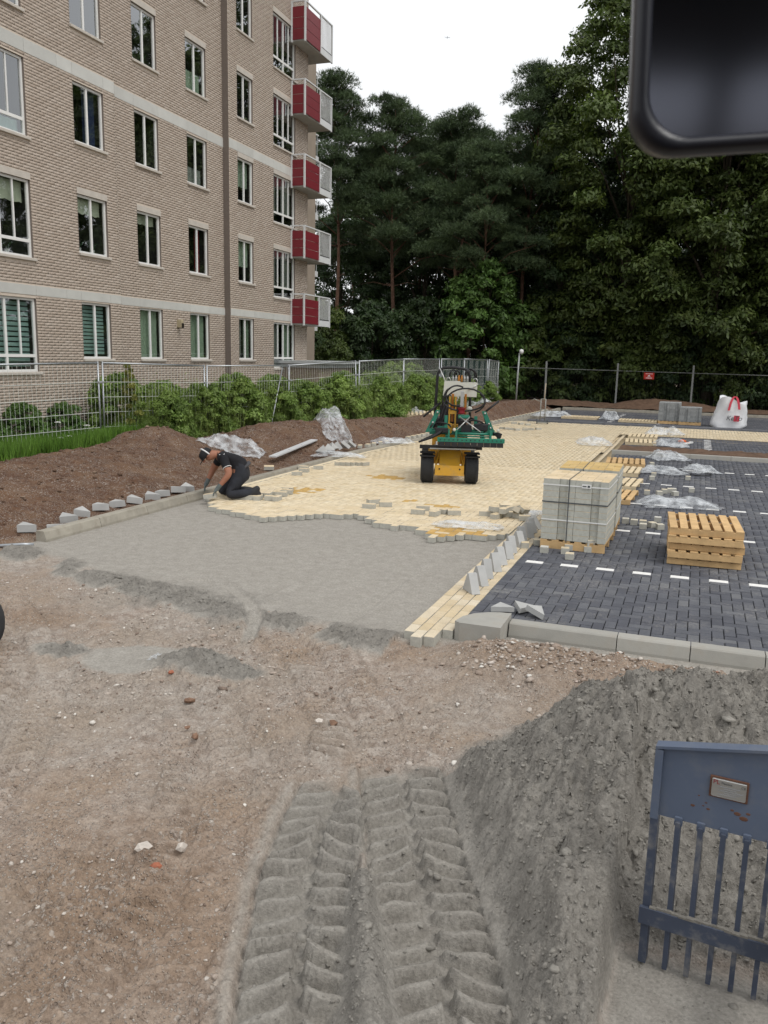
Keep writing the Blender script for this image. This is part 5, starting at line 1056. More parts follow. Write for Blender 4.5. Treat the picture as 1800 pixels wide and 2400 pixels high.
# ------------------------------------------------------------------ crumpled plastic sheets
def plastic():
    m, t, out = nodes('clear_plastic'); p = pos(t)
    b = t.nodes.new('ShaderNodeBsdfPrincipled'); b.inputs['Base Color'].default_value = (.72, .75, .78, 1); b.inputs['Roughness'].default_value = .22; b.inputs['Specular IOR Level'].default_value = .7
    bp = t.nodes.new('ShaderNodeBump'); bp.inputs['Strength'].default_value = .5; bp.inputs['Distance'].default_value = .02; t.links.new(noise(t, p, 22, 4), bp.inputs['Height']); t.links.new(bp.outputs[0], b.inputs['Normal'])
    tr = t.nodes.new('ShaderNodeBsdfTransparent'); mx_ = t.nodes.new('ShaderNodeMixShader'); f = ramp(t, noise(t, p, 6, 4), [(.35, .12), (.62, .55)])
    t.links.new(f, mx_.inputs[0]); t.links.new(tr.outputs[0], mx_.inputs[1]); t.links.new(b.outputs[0], mx_.inputs[2]); t.links.new(mx_.outputs[0], out.inputs[0]); return m
PLM = plastic()
def sheet(x, y, w, d, rz, h, seed, label, zf=None, tilt=0):
    n = 48; u = np.linspace(-.5, .5, n); U, V_ = np.meshgrid(u, u)
    ox = .16 * (fbm(U * 5 + seed, V_ * 5, 3, seed) - .5) * w; oy = .22 * (fbm(U * 5, V_ * 5 + seed, 3, seed + 5) - .5) * d
    edge_ = np.minimum(.5 - np.abs(U), .5 - np.abs(V_)); rag = .35 * (fbm(U * 3 + 9, V_ * 3 + seed, 3, seed + 9) - .3)
    sx = U * w * (1 - rag * (np.abs(V_) > .3)) + ox; sy = V_ * d * (1 - rag) + oy
    h = h * .68; fo = bil(U * 1.6 + seed + .5 * V_, V_ * 4.5 + U * 1.5, 2, seed + 20, .35); Zl = h * (.75 * (1 - fo) ** 1.6 + .45 * fbm(U * 2.2 + seed, V_ * 2.2, 2, seed + 30) - .12) * (.25 + 1.2 * ss(0, .3, edge_)) + .008 + tilt * (V_ + .5); Zl = np.maximum(Zl, .006)
    c, s_ = math.cos(R(rz)), math.sin(R(rz)); X_ = x + sx * c - sy * s_; Y_ = y + sx * s_ + sy * c
    gzz = soil(X_, Y_)[0] if zf is None else zf
    i = np.arange(n * n).reshape(n, n); F = np.stack([i[:-1, :-1].ravel(), i[:-1, 1:].ravel(), i[1:, 1:].ravel(), i[1:, :-1].ravel()], 1)
    P = np.stack([X_.ravel() - x, Y_.ravel() - y, (Zl + gzz).ravel()], 1)
    return tag(link('plastic_sheet', nmesh('plastic_sheet', P, F, PLM, True), None, T(x, y, 0)), label, 'plastic sheet', 'crumpled plastic sheets')
sheet(-10.0, 16.9, 1.5, .9, 15, .38, 1, 'clear plastic sheet draped on the earth behind the kneeling man')
sheet(-9.55, 21.6, .9, 2.6, 35, .45, 2, 'large plastic sheet draped over the earth heap by the kerb')
sheet(-8.0, 18.5, 1.3, .7, 20, .16, 3, 'plastic sheet fallen over the kerb onto the yellow road', .05)
sheet(-7.95, 22.2, 1.2, .9, 40, .22, 4, 'plastic sheet hanging over the kerb beside lined up bricks', .05)
sheet(-10.2, 29.8, 1.3, 1.6, 30, .5, 5, 'plastic sheet on the earth beside the tilted pallet'); sheet(-10.0, 31.4, .8, .8, 10, .6, 15, 'upright plastic scrap against the hedge behind the pallet'); sheet(-9.3, 36.5, 1.5, 1.2, 10, .4, 16, 'plastic sheet lying on the far earth heap behind the machine')
sheet(-3.02, 11.85, 1.05, .5, 8, .09, 6, 'white plastic sheet lying on the amber bricks', .01)
sheet(-.15, 15.3, 1.35, .9, 15, .2, 7, 'plastic sheet crumpled on the black paving beyond the stacked pallets', .005)
sheet(-.6, 19.75, 1.1, .8, 3, .2, 8, 'white plastic sheet bunched beside the pale pallet', .005); sheet(.2, 20.4, .8, .9, 20, .25, 9, 'small plastic sheet with a black cable on the black paving', .005)
sheet(-.6, 22.6, 1.0, 1.0, 30, .3, 10, 'plastic sheet lying against the island kerb', .005); sheet(-.65, 26.2, 1.0, 1.1, 10, .4, 11, 'plastic sheet beside the orange tool behind the island bed', .005); sheet(-.95, 30.2, 1.3, 1.0, 0, .4, 12, 'plastic sheet at the edge of the far yellow crossing', .005)
sheet(-2.75, 25.4, 1.0, 1.1, 20, .3, 13, 'plastic sheet on the gutter beside the island bed', .005); sheet(-5.8, 36.8, 2.0, 1.4, 0, .35, 14, 'plastic wrap at the corner of the far end bay', .005); sheet(-3.4, 36.6, .8, .8, 0, .5, 17, 'plastic wrap between the two far pallets', .005); sheet(-2.25, 13.25, .5, .4, 0, .1, 18, 'small plastic scrap on the gutter behind the brick pile', .005)
sheet(-4.05, 5.55, .12, .08, 0, .03, 19, 'small white plastic scrap by the little sand pile')
# ------------------------------------------------------------------ straight-edge boards, bag, carts
b = MB()
for x0, x1 in ((0, 1.05), (1.12, 1.95), (2.02, 3.0)): b.box(x0, -.09, 0, x1, .09, .03)
for x0, x1 in ((1.05, 1.12), (1.95, 2.02)): b.box(x0, -.09, 0, x1, -.03, .03); b.box(x0, .03, 0, x1, .09, .03)
o = b.build('screed_board', M('screed_alu', (.62, .63, .64), .45, .06, 5, metal=.2, bump=0), None, mat=T(-8.82, 16.65, .17) @ RZ(97) @ RY(-2)); tag(o, 'long light metal screed board with slots resting on the earth', 'screed board')
b = MB(); b.box(-.6, -.05, 0, .6, .05, .04); tag(b.build('spirit_level', strapm, None, mat=T(-.2, 27.2, .003) @ RZ(75)), 'white straight bar lying by the orange tool', 'bar')
b = MB(); b.tube([(0, 0, .06), (.12, .02, .07), (.24, .02, .06)], [.03, .06, .035], 8); b.box(.22, 0, .02, .34, .04, .05); tag(b.build('orange_tool', M('orange_plastic', (.62, .12, .03), .5), None, True, T(-.45, 27.4, -.0)), 'small orange hand tool lying on the far bay', 'tool')
b = MB(); b.tube([(-.05, 20.95, .14), (.1, 20.6, .08), (.3, 20.3, .03), (.45, 20.0, .012), (.4, 19.75, .012), (.15, 19.65, .012), (0, 19.7, .012)], .012, 6); tag(b.build('cable', M('black_rubber', (.02, .02, .022)), None, True), 'black cable looped on the black paving over plastic', 'cable')
b = MB(); b.tube([(-8.35, 8.1, -.05), (-8.05, 8.32, -.04), (-7.95, 8.4, -.05)], .022, 7); tag(b.build('pipe_piece', galv, None, True), 'short grey pipe piece lying before the end of the kerb', 'pipe')
# big white sand bag
bg_ = tag(empty('sand_bag', T(1.2, 35.6, .003) @ Matrix.Scale(.93, 4)), 'big white woven sand bag with red handles and printed lettering', 'bag')
n = 30; U = np.linspace(0, 2 * math.pi, 40, endpoint=False); pts = []; rows = 16
for j in range(rows):
    f = j / (rows - 1); z = 1.15 * f; rx = .72 * (1 - .28 * f) * (1 - .12 * (f < .05)); ry = .5 * (1 - .25 * f)
    for i, a in enumerate(U):
        ca, sa = math.cos(a), math.sin(a); k = (abs(ca) ** 4 + abs(sa) ** 4) ** -.25; wv = 1 + .045 * math.sin(5 * a + 6 * f) + .03 * math.sin(11 * a - 9 * f)
        pts.append((rx * ca * k * wv + .14 * f, ry * sa * k * wv, z + .09 * f * math.sin(3 * a + 1) + .1 * f * f * -ca * 1.2))
fs = [(j * 40 + i, j * 40 + (i + 1) % 40, (j + 1) * 40 + (i + 1) % 40, (j + 1) * 40 + i) for j in range(rows - 1) for i in range(40)]; b = MB(); b.add(pts, fs); b.add([(.14, 0, .95)] + pts[-40:], [(0, 1 + i, 1 + (i + 1) % 40) for i in range(40)])
b.build('bag_body', M('woven_bag', (.66, .67, .69), .75, .08, 3, bump=.5, bs=9, bd=.03), bg_, True)
hm_ = M('handle_red', (.55, .06, .09), .7, .1, 8, bump=0)
b = MB(); q0 = []
for i in range(13):
    f = i / 12; x = -.02 + .4 * f; z = .72 + .56 * math.sin(math.pi * f) ** .7 + .05 * f; q0.append((x, -.5 + .12 * math.sin(math.pi * f), z))
for i in range(12): a, c = q0[i], q0[i + 1]; d = .045; b.add([(a[0] - d, a[1], a[2]), (a[0] + d, a[1] - .004, a[2]), (c[0] + d, c[1] - .004, c[2]), (c[0] - d, c[1], c[2])], [(0, 1, 2, 3)])
b.build('handle', hm_, bg_)
b = MB(); b.box(.2, -.545, .28, .42, -.54, .52); b.build('printed_square', hm_, bg_)
cu_ = bpy.data.curves.new('lettering', 'FONT'); cu_.body = 'KeTo'; cu_.size = .27; cu_.extrude = .002; cu_.shear = .25; cu_.materials.append(strapd)
to_ = bpy.data.objects.new('lettering', cu_); COL.objects.link(to_); bpy.context.view_layer.update()
me = bpy.data.meshes.new_from_object(to_.evaluated_get(bpy.context.evaluated_depsgraph_get())); bpy.data.objects.remove(to_); o = link('lettering', me, bg_, T(-.1, -.551, .32) @ RX(90))
# hand cart for stones
hc = tag(empty('stone_cart', T(-5.55, 32.6, .003) @ RZ(10)), 'upright metal stone cart with tall handle standing on the far road', 'cart')
sm_ = M('cart_steel', (.30, .30, .28), .5, .15, 10, metal=.5)
for x in (-.09, .09): b = MB(); b.tube([(x, 0, .1), (x, 0, .95)], .02, 7); b.build('upright', sm_, hc, True)
b = MB(); b.tube([(.03, 0, .9), (.06, 0, 1.55)], .02, 7); b.build('handle', M('stake_wood', (.42, .36, .27)), hc, True)
b = MB(); b.tube([(-.1, 0, .95), (.1, 0, .95)], .018, 6); b.tube([(-.1, 0, .55), (.1, 0, .55)], .015, 6); b.tube([(-.1, 0, .85), (-.35, -.05, .95), (-.45, -.05, .88)], .014, 6); b.build('cross_bar', sm_, hc, True)
for x in (-.2, .2): b = MB(); b.lathe([(.02, -.03), (.09, -.03), (.1, 0), (.09, .03), (.02, .03)], 14, T(x, 0, .1) @ RY(90)); b.build('wheel', strapd, hc, True)
b = MB(); b.box(-.22, -.16, .04, .22, .02, .07); b.build('foot_plate', sm_, hc)
# tiny airliner far in the sky
d_ = (cf + cr * ((1049 - 900) / 1960) + cu * ((1200 - 88) / 1960)); P = Vector((0, 0, 2.48)) + d_ * 5200
ap = tag(empty('airplane', T(*P) @ RZ(20) @ RX(-8)), 'tiny airliner crossing the white sky above the pines', 'airplane')
pm_ = M('plane_grey', (.5, .52, .55), .5, .03, .01, bump=0)
b = MB(); b.tube([(-17, 0, 1), (-13, 0, .6), (10, 0, 0), (14, 0, -.2), (17, 0, -.8)], [.5, 1.6, 2, 1.6, .3], 10); b.build('fuselage', pm_, ap, True)
b = MB(); b.add([(4, 0, -.5), (-2, 16, .6), (-4, 16, .6), (-3, 0, -.5), (-2, -16, .6), (-4, -16, .6)], [(0, 1, 2, 3), (0, 3, 5, 4)]); b.add([(4, 0, -1), (-2, 16, .3), (-4, 16, .3), (-3, 0, -1), (-2, -16, .3), (-4, -16, .3)], [(3, 2, 1, 0), (4, 5, 3, 0)]); b.build('wing', pm_, ap)
b = MB(); b.prism([(-12, 1), (-17, 6), (-18.5, 6), (-16, 1)], -.2, .2, axis='y'); b.build('tail_fin', pm_, ap)
# ================================================================== paver-laying machine
ym = M('machine_yellow', (.66, .36, .035), .45, .1, 5, spec=.5, bump=.05, bs=40, dirt=(.30, .22, .12), dscale=5, damt=.5, obj=True); gm = M('machine_green', (.012, .16, .105), .45, .12, 6, spec=.5, bump=.05, dirt=(.03, .06, .05), dscale=7, damt=.5)
blk = M('machine_black', (.022, .022, .024), .55, .2, 8, bump=.1); tyre = M('tyre_rubber', (.035, .036, .038), .8, .2, 12, bump=.3, bs=60); steel = M('bare_steel', (.45, .45, .44), .35, .1, 8, metal=.8, bump=0)
whm = M('tank_white', (.56, .56, .50), .6, .1, 5, dirt=(.3, .28, .22), dscale=5, damt=.4); redp = M('rotator_red', (.22, .012, .02), .4, .1, 5, bump=0); rubber = M('black_rubber', (.02, .02, .022), .5); orm = M('orange_part', (.42, .17, .03), .5, .2, 7)
mc_ = tag(empty('paving_machine', T(-4.52, 16.0, .003) @ RZ(17)), 'yellow compact machine carrying a green brick laying clamp on the yellow road', 'machine')
def P_(name, mat_, fn, parent=mc_, smooth=False):
    b = MB(); fn(b); return b.build(name, mat_, parent, smooth)
def wheel_at(x, y, r=.29, w=.26):
    m_ = T(x, y, r) @ RY(90); h = w / 2
    b = MB(); b.lathe([(r * .55, -h * .92), (r * .86, -h), (r * .96, -h * .8), (r * .985, -h * .45), (r * .99, 0), (r * .985, h * .45), (r * .96, h * .8), (r * .86, h), (r * .55, h * .92)], 36, m_); wo_ = b.build('wheel', tyre, mc_, True)
    b = MB()
    for k in range(44):
        a = 2 * math.pi * k / 44
        for j in range(5):
            x0 = -h * .8 + j * h * .32; q = RZ(0)
            c = Matrix.Rotation(a + (.035 if j % 2 else -.035), 4, 'Z') @ T(r * .99, 0, x0 + h * .16) @ RX(35 if j % 2 else -35); b.box(-.006, -.007, -h * .17, .007, .007, h * .17, m_ @ c)
    tag(b.build('tread', tyre, wo_), kind='stuff')
    b = MB(); b.lathe([(.02, -h * .7), (r * .5, -h * .75), (r * .56, -h * .9), (r * .56, h * .9), (r * .5, h * .75), (.02, h * .7)], 24, m_); b.build('rim', ym, wo_, True)
for x, y in ((-.44, 0), (.44, 0), (-.44, 1.3), (.42, 1.3)): wheel_at(x, y)
for x in (-.44, .44):
    P_('mudguard', blk, lambda b: [b.box(x - .15, -.02 + .30 * math.cos(R(a)) - .06, .29 + .315 * math.sin(R(a)) - .012, x + .15, .02 + .30 * math.cos(R(a)) + .06, .29 + .315 * math.sin(R(a)) + .012) for a in (75, 100, 125)])
P_('chassis', ym, lambda b: b.prism([(-.16, .2), (-.2, .37), (.12, .66), (.5, .68), (.5, .2)], -.2, .2, axis='x'))
P_('front_plate', ym, lambda b: (b.box(-.285, -.235, .17, .285, -.205, .375, bev=.006), b.box(-.29, -.25, .172, .29, -.236, .2)))
for s in (-1, 1):
    P_('side_fin', ym, lambda b: b.add([(s * .285, -.205, .2), (s * .285, -.21, .375), (s * .2, .12, .67), (s * .235, .3, .67), (s * .3, .3, .2), (s * .265, -.205, .2), (s * .265, -.21, .375), (s * .18, .12, .672), (s * .215, .3, .672), (s * .28, .3, .2)], [(0, 1, 2, 3, 4), (9, 8, 7, 6, 5), (0, 5, 6, 1), (1, 6, 7, 2), (2, 7, 8, 3), (3, 8, 9, 4), (4, 9, 5, 0)]))
    P_('bolt', blk, lambda b: b.lathe([(.018, 0), (.014, .012)], 8, T(s * .2, -.236, .3) @ RX(90)))
    P_('fender_plate', ym, lambda b: b.box(s * .33 - .1, .32, .5, s * .33 + .1, .5, .66, bev=.01))
P_('rear_body', ym, lambda b: b.box(-.36, .55, .3, .36, 1.75, .98, bev=.03)); P_('engine_cover', blk, lambda b: b.box(-.3, 1.0, .985, .3, 1.7, 1.2, bev=.04)); P_('seat', blk, lambda b: (b.box(-.22, .62, .99, .22, 1.0, 1.08, bev=.03), b.box(-.22, .95, 1.1, .22, 1.05, 1.5, bev=.03)))
P_('platform', blk, lambda b: (b.box(-.6, -.28, .70, .62, .12, .715), b.box(-.6, -.29, .70, .62, -.281, .775), b.box(-.4, -.3, .69, .5, -.291, .725)))
P_('edge_strip', steel, lambda b: b.box(-.4, -.312, .695, .5, -.301, .72))
for x in (-.27, .42): P_('suction_foot', steel, lambda b: b.lathe([(.085, .72), (.075, .745), (.02, .76), (.018, .82)], 16, T(x, -.2, .02)), smooth=True)
# green clamp
cl_ = P_('clamp_frame', gm, lambda b: (b.box(-.26, -.5, .86, 1.03, -.44, .945, bev=.006), b.box(-.2, -.44, .9, 1.0, -.3, .93), b.box(-.42, .08, .95, .95, .14, 1.02, bev=.005), b.box(-.1, -.3, .88, -.04, .5, .96), b.box(.6, -.3, .88, .66, .5, .96), b.box(-.4, .45, .95, .9, .51, 1.03)))
P_('rubber_lip', blk, lambda b: [b.box(-.24 + k * .125, -.505, .775, -.24 + k * .125 + .12, -.455, .862) for k in range(10)], cl_)
for k in range(15): P_('bolt', blk, lambda b: b.lathe([(.012, 0), (.010, .01)], 6, T(-.2 + k * .083, -.5, .905) @ RX(90)), cl_)
P_('cross_tube', gm, lambda b: (b.tube([(.12, -.4, 1.02), (.78, -.4, 1.02)], .025, 8), b.tube([(.12, -.4, .97), (.78, -.4, .97)], .016, 8)), cl_, True)
for x in (.1, .76): P_('end_plate', gm, lambda b: b.prism([(-.46, .94), (-.46, 1.09), (-.36, 1.09), (-.25, .94)], x - .02, x + .02, axis='x'), cl_)
for x in (-.04,): P_('end_plate', gm, lambda b: b.prism([(-.46, .94), (-.46, 1.1), (-.36, 1.1), (-.25, .94)], x - .015, x + .015, axis='x'), cl_)
for s, x0, x1 in ((-1, -.26, -.44), (1, .64, .82)):
    for dy in (-.1, .1):
        P_('clamp_arm', gm, lambda b: b.add([(x0 - .04, dy - .015, 1.43), (x0 + .04, dy - .015, 1.43), (x1 + .05, dy - .015, 1.02), (x1 - .06, dy - .015, 1.0), (x0 - .04, dy + .015, 1.43), (x0 + .04, dy + .015, 1.43), (x1 + .05, dy + .015, 1.02), (x1 - .06, dy + .015, 1.0)], [(0, 3, 2, 1), (4, 5, 6, 7), (0, 1, 5, 4), (1, 2, 6, 5), (2, 3, 7, 6), (3, 0, 4, 7)]), cl_)
    P_('cylinder', blk, lambda b: (b.tube([(x0 + .02 * s, -.02, 1.38), (x1 - .1 * s, -.05, 1.12)], .035, 10), b.tube([(x1 - .1 * s, -.05, 1.12), (x1 - .18 * s, -.05, 1.0)], .018, 8)), cl_, True)
    P_('inner_arm', gm, lambda b: (b.box(x0 - s * .16 - .03, -.12, 1.1, x0 - s * .16 + .03, -.06, 1.34), b.box(min(x0, x0 - s * .2), -.1, 1.08, max(x0, x0 - s * .2), -.04, 1.13)), cl_)
    for z in (1.12, 1.2, 1.4): P_('pin', steel, lambda b: b.lathe([(.02, 0), (.02, .02)], 10, T(x0 + (x1 - x0) * (1.43 - z) / .42, -.117, z) @ RX(90)), cl_, True)
P_('top_plate', gm, lambda b: (b.box(.14, -.16, 1.29, .36, .2, 1.35, bev=.01), b.box(.1, -.05, 1.02, .42, .3, 1.1, bev=.01)), cl_)
P_('tie_rod', steel, lambda b: (b.tube([(.16, -.2, 1.33), (.57, -.42, 1.06)], .011, 6), b.tube([(.36, -.2, 1.33), (.08, -.42, 1.06)], .011, 6)), cl_, True)
P_('gripper_fingers', blk, lambda b: [b.tube([(-.62 + .05 * k, -.42 + .03 * k, .84 + .022 * k), (-.35 + .03 * k, -.36, .93 + .02 * k), (-.18, -.3, 1.02)], .022, 6) for k in range(7)], cl_, True)
P_('gripper_fingers', blk, lambda b: [b.tube([(.82, -.3, 1.0 + .012 * k), (.9, -.36, 1.05 - .02 * k), (.97 - .01 * k, -.42, 1.02 - .03 * k)], .02, 6) for k in range(5)], cl_, True)
P_('hydraulic_block', blk, lambda b: (b.box(-.3, -.15, 1.0, -.05, .05, 1.1, bev=.01), b.box(.45, -.2, 1.06, .72, .05, 1.2, bev=.02), b.box(.2, -.25, 1.0, .4, -.1, 1.18, bev=.01)), cl_)
for x, z in ((.06, 1.1), (.9, 1.1)): P_('gauge', whm, lambda b: b.lathe([(.032, 0), (.03, .02)], 14, T(x, -.47, z) @ RX(90)), cl_, True)
# mast, rotator, tank, roll bar, hoses
P_('mast', ym, lambda b: (b.box(-.05, .1, .75, -.02, .2, 1.7), b.box(.07, .1, .75, .10, .2, 1.7), b.box(-.055, .095, 1.36, .105, .12, 1.43), b.box(-.1, .16, 1.0, .15, .3, 1.15), b.box(-.07, .06, .98, .02, .1, 1.18)))
P_('lift_arm', orm, lambda b: (b.box(.26, .2, 1.35, .3, .32, 1.75), b.box(-.0, .22, 1.2, .05, .32, 1.75)))
P_('hook_link', steel, lambda b: (b.box(.17, .0, 1.5, .235, .05, 1.82, bev=.01), b.lathe([(.035, -.03), (.035, .03)], 12, T(.2, .02, 1.56) @ RX(90)), b.tube([(.1, .02, 1.62), (.13, 0, 1.68), (.1, 0, 1.72)], .016, 6)))
P_('rotator', redp, lambda b: b.lathe([(.085, 1.48), (.095, 1.485), (.07, 1.46), (.06, 1.40), (.08, 1.365), (.02, 1.36)][::-1], 18, T(.2, 0, .01)), smooth=True)
P_('tank', whm, lambda b: (b.prism([(-.17, 1.70), (.50, 1.69), (.51, 1.98), (.17, 1.97), (.16, 2.0), (-.15, 1.99)], .35, .62, axis='y'),))
for k in range(6): P_('valve', steel if k not in (2, 3) else orm, lambda b: (b.lathe([(.022, 0), (.022, .09), (.014, .1), (.014, .13)], 8, T(.02 + k * .058, .45, 1.985))), smooth=True)
P_('roll_bar', blk, lambda b: b.tube([(-.33, .8, .95), (-.31, .78, 1.6), (-.29, .76, 2.12), (-.25, .76, 2.2), (-.17, .76, 2.25), (.0, .76, 2.26), (.2, .76, 2.245), (.3, .76, 2.22), (.37, .8, 2.1), (.4, .9, 1.5), (.42, 1.0, 1.0)], .03, 9), smooth=True)
P_('lever', steel, lambda b: (b.tube([(-.25, .4, 2.24), (-.14, .4, 2.0), (-.02, .4, 1.9), (.12, .35, 1.82)], .012, 6), b.tube([(.52, .35, 1.95), (.4, .33, 1.87), (.33, .33, 1.84)], .012, 6), b.tube([(-.12, .4, 2.0), (-.1, .4, 2.06), (-.06, .4, 2.07), (-.03, .4, 2.02), (-.05, .4, 1.98)], .01, 6), b.tube([(.42, .36, 1.98), (.43, .36, 2.05), (.48, .36, 2.06), (.51, .36, 2.01), (.49, .36, 1.97)], .01, 6)), smooth=True)
def loop(cx, cz, rx, rz, y, a0, a1, n=14): return [(cx + rx * math.cos(R(a0 + (a1 - a0) * i / n)), y + .05 * math.sin(i), cz + rz * math.sin(R(a0 + (a1 - a0) * i / n))) for i in range(n + 1)]
for pts in (loop(.24, 1.63, .41, .2, .0, 150, 400), loop(.28, 1.62, .38, .25, .05, -60, 190), loop(.1, 1.72, .22, .2, .02, 60, 270), loop(.02, 2.08, .07, .14, .45, 0, 180), loop(.1, 2.08, .06, .12, .45, 0, 180), loop(.36, 2.08, .1, .16, .45, 0, 180), loop(.4, 2.05, .09, .18, .45, -20, 180), loop(-.05, 1.5, .13, .35, .1, 90, 260), loop(.45, 1.15, .2, .12, -.2, 0, 200), loop(-.2, 1.1, .2, .1, -.1, 10, 200), [(-.08, .2, 1.72), (-.14, .1, 1.5), (-.2, .05, 1.3), (-.26, 0, 1.15)], [(-.02, .2, 1.72), (-.1, .05, 1.45), (-.16, .0, 1.25), (-.2, -.05, 1.1)], [(.36, .2, 1.3), (.5, .1, 1.25), (.6, 0, 1.12), (.7, -.1, 1.05)]): P_('hose', rubber, lambda b: b.tube(pts, .017, 7), smooth=True)
P_('lamp', whm, lambda b: b.lathe([(.05, 0), (.06, .02), (.05, .04), (.02, .05)], 12, T(.36, .2, 1.46) @ RX(100)), smooth=True)
P_('side_bar', blk, lambda b: b.tube([(-.55, .3, 1.28), (-.22, .5, 1.55)], .022, 7), smooth=True); P_('side_bar', blk, lambda b: b.tube([(.7, .3, 1.42), (.95, .4, 1.62)], .022, 7), smooth=True)
# ================================================================== kneeling man
def skin_mesh(name, J, E, Rd, root, mats, tagf, sub=2):
    me = bpy.data.meshes.new(name); names = list(J); ix = {n: i for i, n in enumerate(names)}
    me.from_pydata([J[n] for n in names], [(ix[a], ix[b]) for a, b in E], [])
    o = bpy.data.objects.new(name, me); COL.objects.link(o); md = o.modifiers.new('s', 'SKIN'); md.use_smooth_shade = True
    for n in names:
        r_ = Rd[n]; r_ = r_ if isinstance(r_, tuple) else (r_, r_); me.skin_vertices[0].data[ix[n]].radius = r_; me.skin_vertices[0].data[ix[n]].use_root = (n == root)
    sb = o.modifiers.new('u', 'SUBSURF'); sb.levels = sb.render_levels = sub
    bpy.context.view_layer.update(); dg = bpy.context.evaluated_depsgraph_get(); m2 = bpy.data.meshes.new_from_object(o.evaluated_get(dg)); bpy.data.objects.remove(o)
    m2.materials.clear()
    for m in mats: m2.materials.append(m)
    seg = [(Vector(J[a]), Vector(J[b]), tagf(a, b)) for a, b in E]
    for p in m2.polygons:
        c = p.center; best = 1e9; k = 0
        for a, b, t in seg:
            d = b - a; s = max(0, min(1, (c - a).dot(d) / max(1e-9, d.length_squared))); q = (c - a - d * s).length
            if q < best: best = q; k = t(s) if callable(t) else t
        p.material_index = k; p.use_smooth = True
    m2.name = name; return m2
skinm = M('skin', (.30, .135, .085), .6, .12, 14, bump=.1); shirt = M('black_shirt', (.013, .013, .016), .9, .3, 9, bump=.5, bs=14, bd=.02); trous = M('dark_trousers', (.024, .026, .033), .9, .35, 9, bump=.5, bs=16, bd=.02); glove = M('grey_glove', (.12, .14, .14), .85, .25, 30); shoe = M('work_shoe', (.025, .025, .027), .6, .25, 20); whitec = M('white_cloth', (.72, .72, .72), .7, .05, 9, bump=0); capm = M('black_cap', (.016, .016, .018), .85, .2, 20)
wk = tag(empty('person', T(-7.36, 12.55, .0) @ Matrix.Scale(1.14, 4)), 'kneeling man in black shirt, cap and grey gloves laying a brick by the kerb', 'person')
RR = Vector((.937, .349, 0)).normalized(); CC = Vector((.349, -.937, 0)).normalized()
def jj(a, h, c): return tuple(RR * a + CC * c + Vector((0, 0, h)))
J = {'pel': jj(.10, .40, -.04), 'sp': jj(.03, .52, -.02), 'ch': jj(-.14, .60, .03), 'nk': jj(-.275, .655, .07), 'hd': jj(-.365, .645, .10), 'ht': jj(-.445, .625, .13),
     'rh': jj(.10, .36, .09), 'rk': jj(-.07, .09, .24), 'rk2': jj(-.02, .075, .25), 'ra': jj(.30, .11, .16), 'rt': jj(.40, .05, .14), 'rf': jj(.37, .20, .15),
     'lh': jj(.10, .36, -.16), 'lk': jj(-.25, .085, -.10), 'lk2': jj(-.22, .075, -.12), 'la': jj(.14, .08, -.24), 'lt': jj(.26, .06, -.26),
     'rs': jj(-.15, .605, .19), 're': jj(-.04, .40, .30), 'rw': jj(-.19, .215, .33), 'rp': jj(-.245, .145, .335),
     'ls': jj(-.23, .61, -.12), 'le': jj(-.37, .42, -.20), 'lw': jj(-.46, .22, -.16), 'lp': jj(-.495, .14, -.145)}
E_ = [('pel', 'sp'), ('sp', 'ch'), ('ch', 'nk'), ('nk', 'hd'), ('hd', 'ht'), ('pel', 'rh'), ('rh', 'rk'), ('rk', 'rk2'), ('rk2', 'ra'), ('ra', 'rt'), ('ra', 'rf'), ('pel', 'lh'), ('lh', 'lk'), ('lk', 'lk2'), ('lk2', 'la'), ('la', 'lt'), ('ch', 'rs'), ('rs', 're'), ('re', 'rw'), ('rw', 'rp'), ('ch', 'ls'), ('ls', 'le'), ('le', 'lw'), ('lw', 'lp')]
Rd = {'pel': (.175, .155), 'sp': (.175, .155), 'ch': (.18, .15), 'nk': .065, 'hd': .088, 'ht': .082, 'rh': .12, 'rk': .085, 'rk2': .08, 'ra': .055, 'rt': .042, 'rf': .04, 'lh': .12, 'lk': .085, 'lk2': .08, 'la': .055, 'lt': .04, 'rs': .085, 're': .056, 'rw': .034, 'rp': (.042, .026), 'ls': .085, 'le': .056, 'lw': .034, 'lp': (.042, .026)}
for hnd, base, dirv in (('r', Vector(J['rp']), (Vector(J['rp']) - Vector(J['rw'])).normalized()), ('l', Vector(J['lp']), (Vector(J['lp']) - Vector(J['lw'])).normalized())):
    side = dirv.cross(CC).normalized() if hnd == 'r' else dirv.cross(-CC).normalized(); sidev = dirv.cross(side).normalized()
    for k, (off, ln) in enumerate(((-.033, .062), (-.012, .075), (.011, .072), (.032, .056), (.05, .045))):
        w_ = sidev * off; p0 = base + w_ * .9 + dirv * (.012 if k < 4 else -.015); bend = (-side if hnd == 'r' else side) * .018
        p1 = p0 + dirv * ln * .55 + (sidev * .02 if k == 4 else bend * .3); p2 = p1 + dirv * ln * .45 + bend
        ids = [f'{hnd}f{k}{j}' for j in range(3)]
        for n_, p_, rr_ in zip(ids, (p0, p1, p2), (.0115, .010, .008)): J[n_] = tuple(p_); Rd[n_] = rr_
        E_ += [(hnd + 'p', ids[0]), (ids[0], ids[1]), (ids[1], ids[2])]
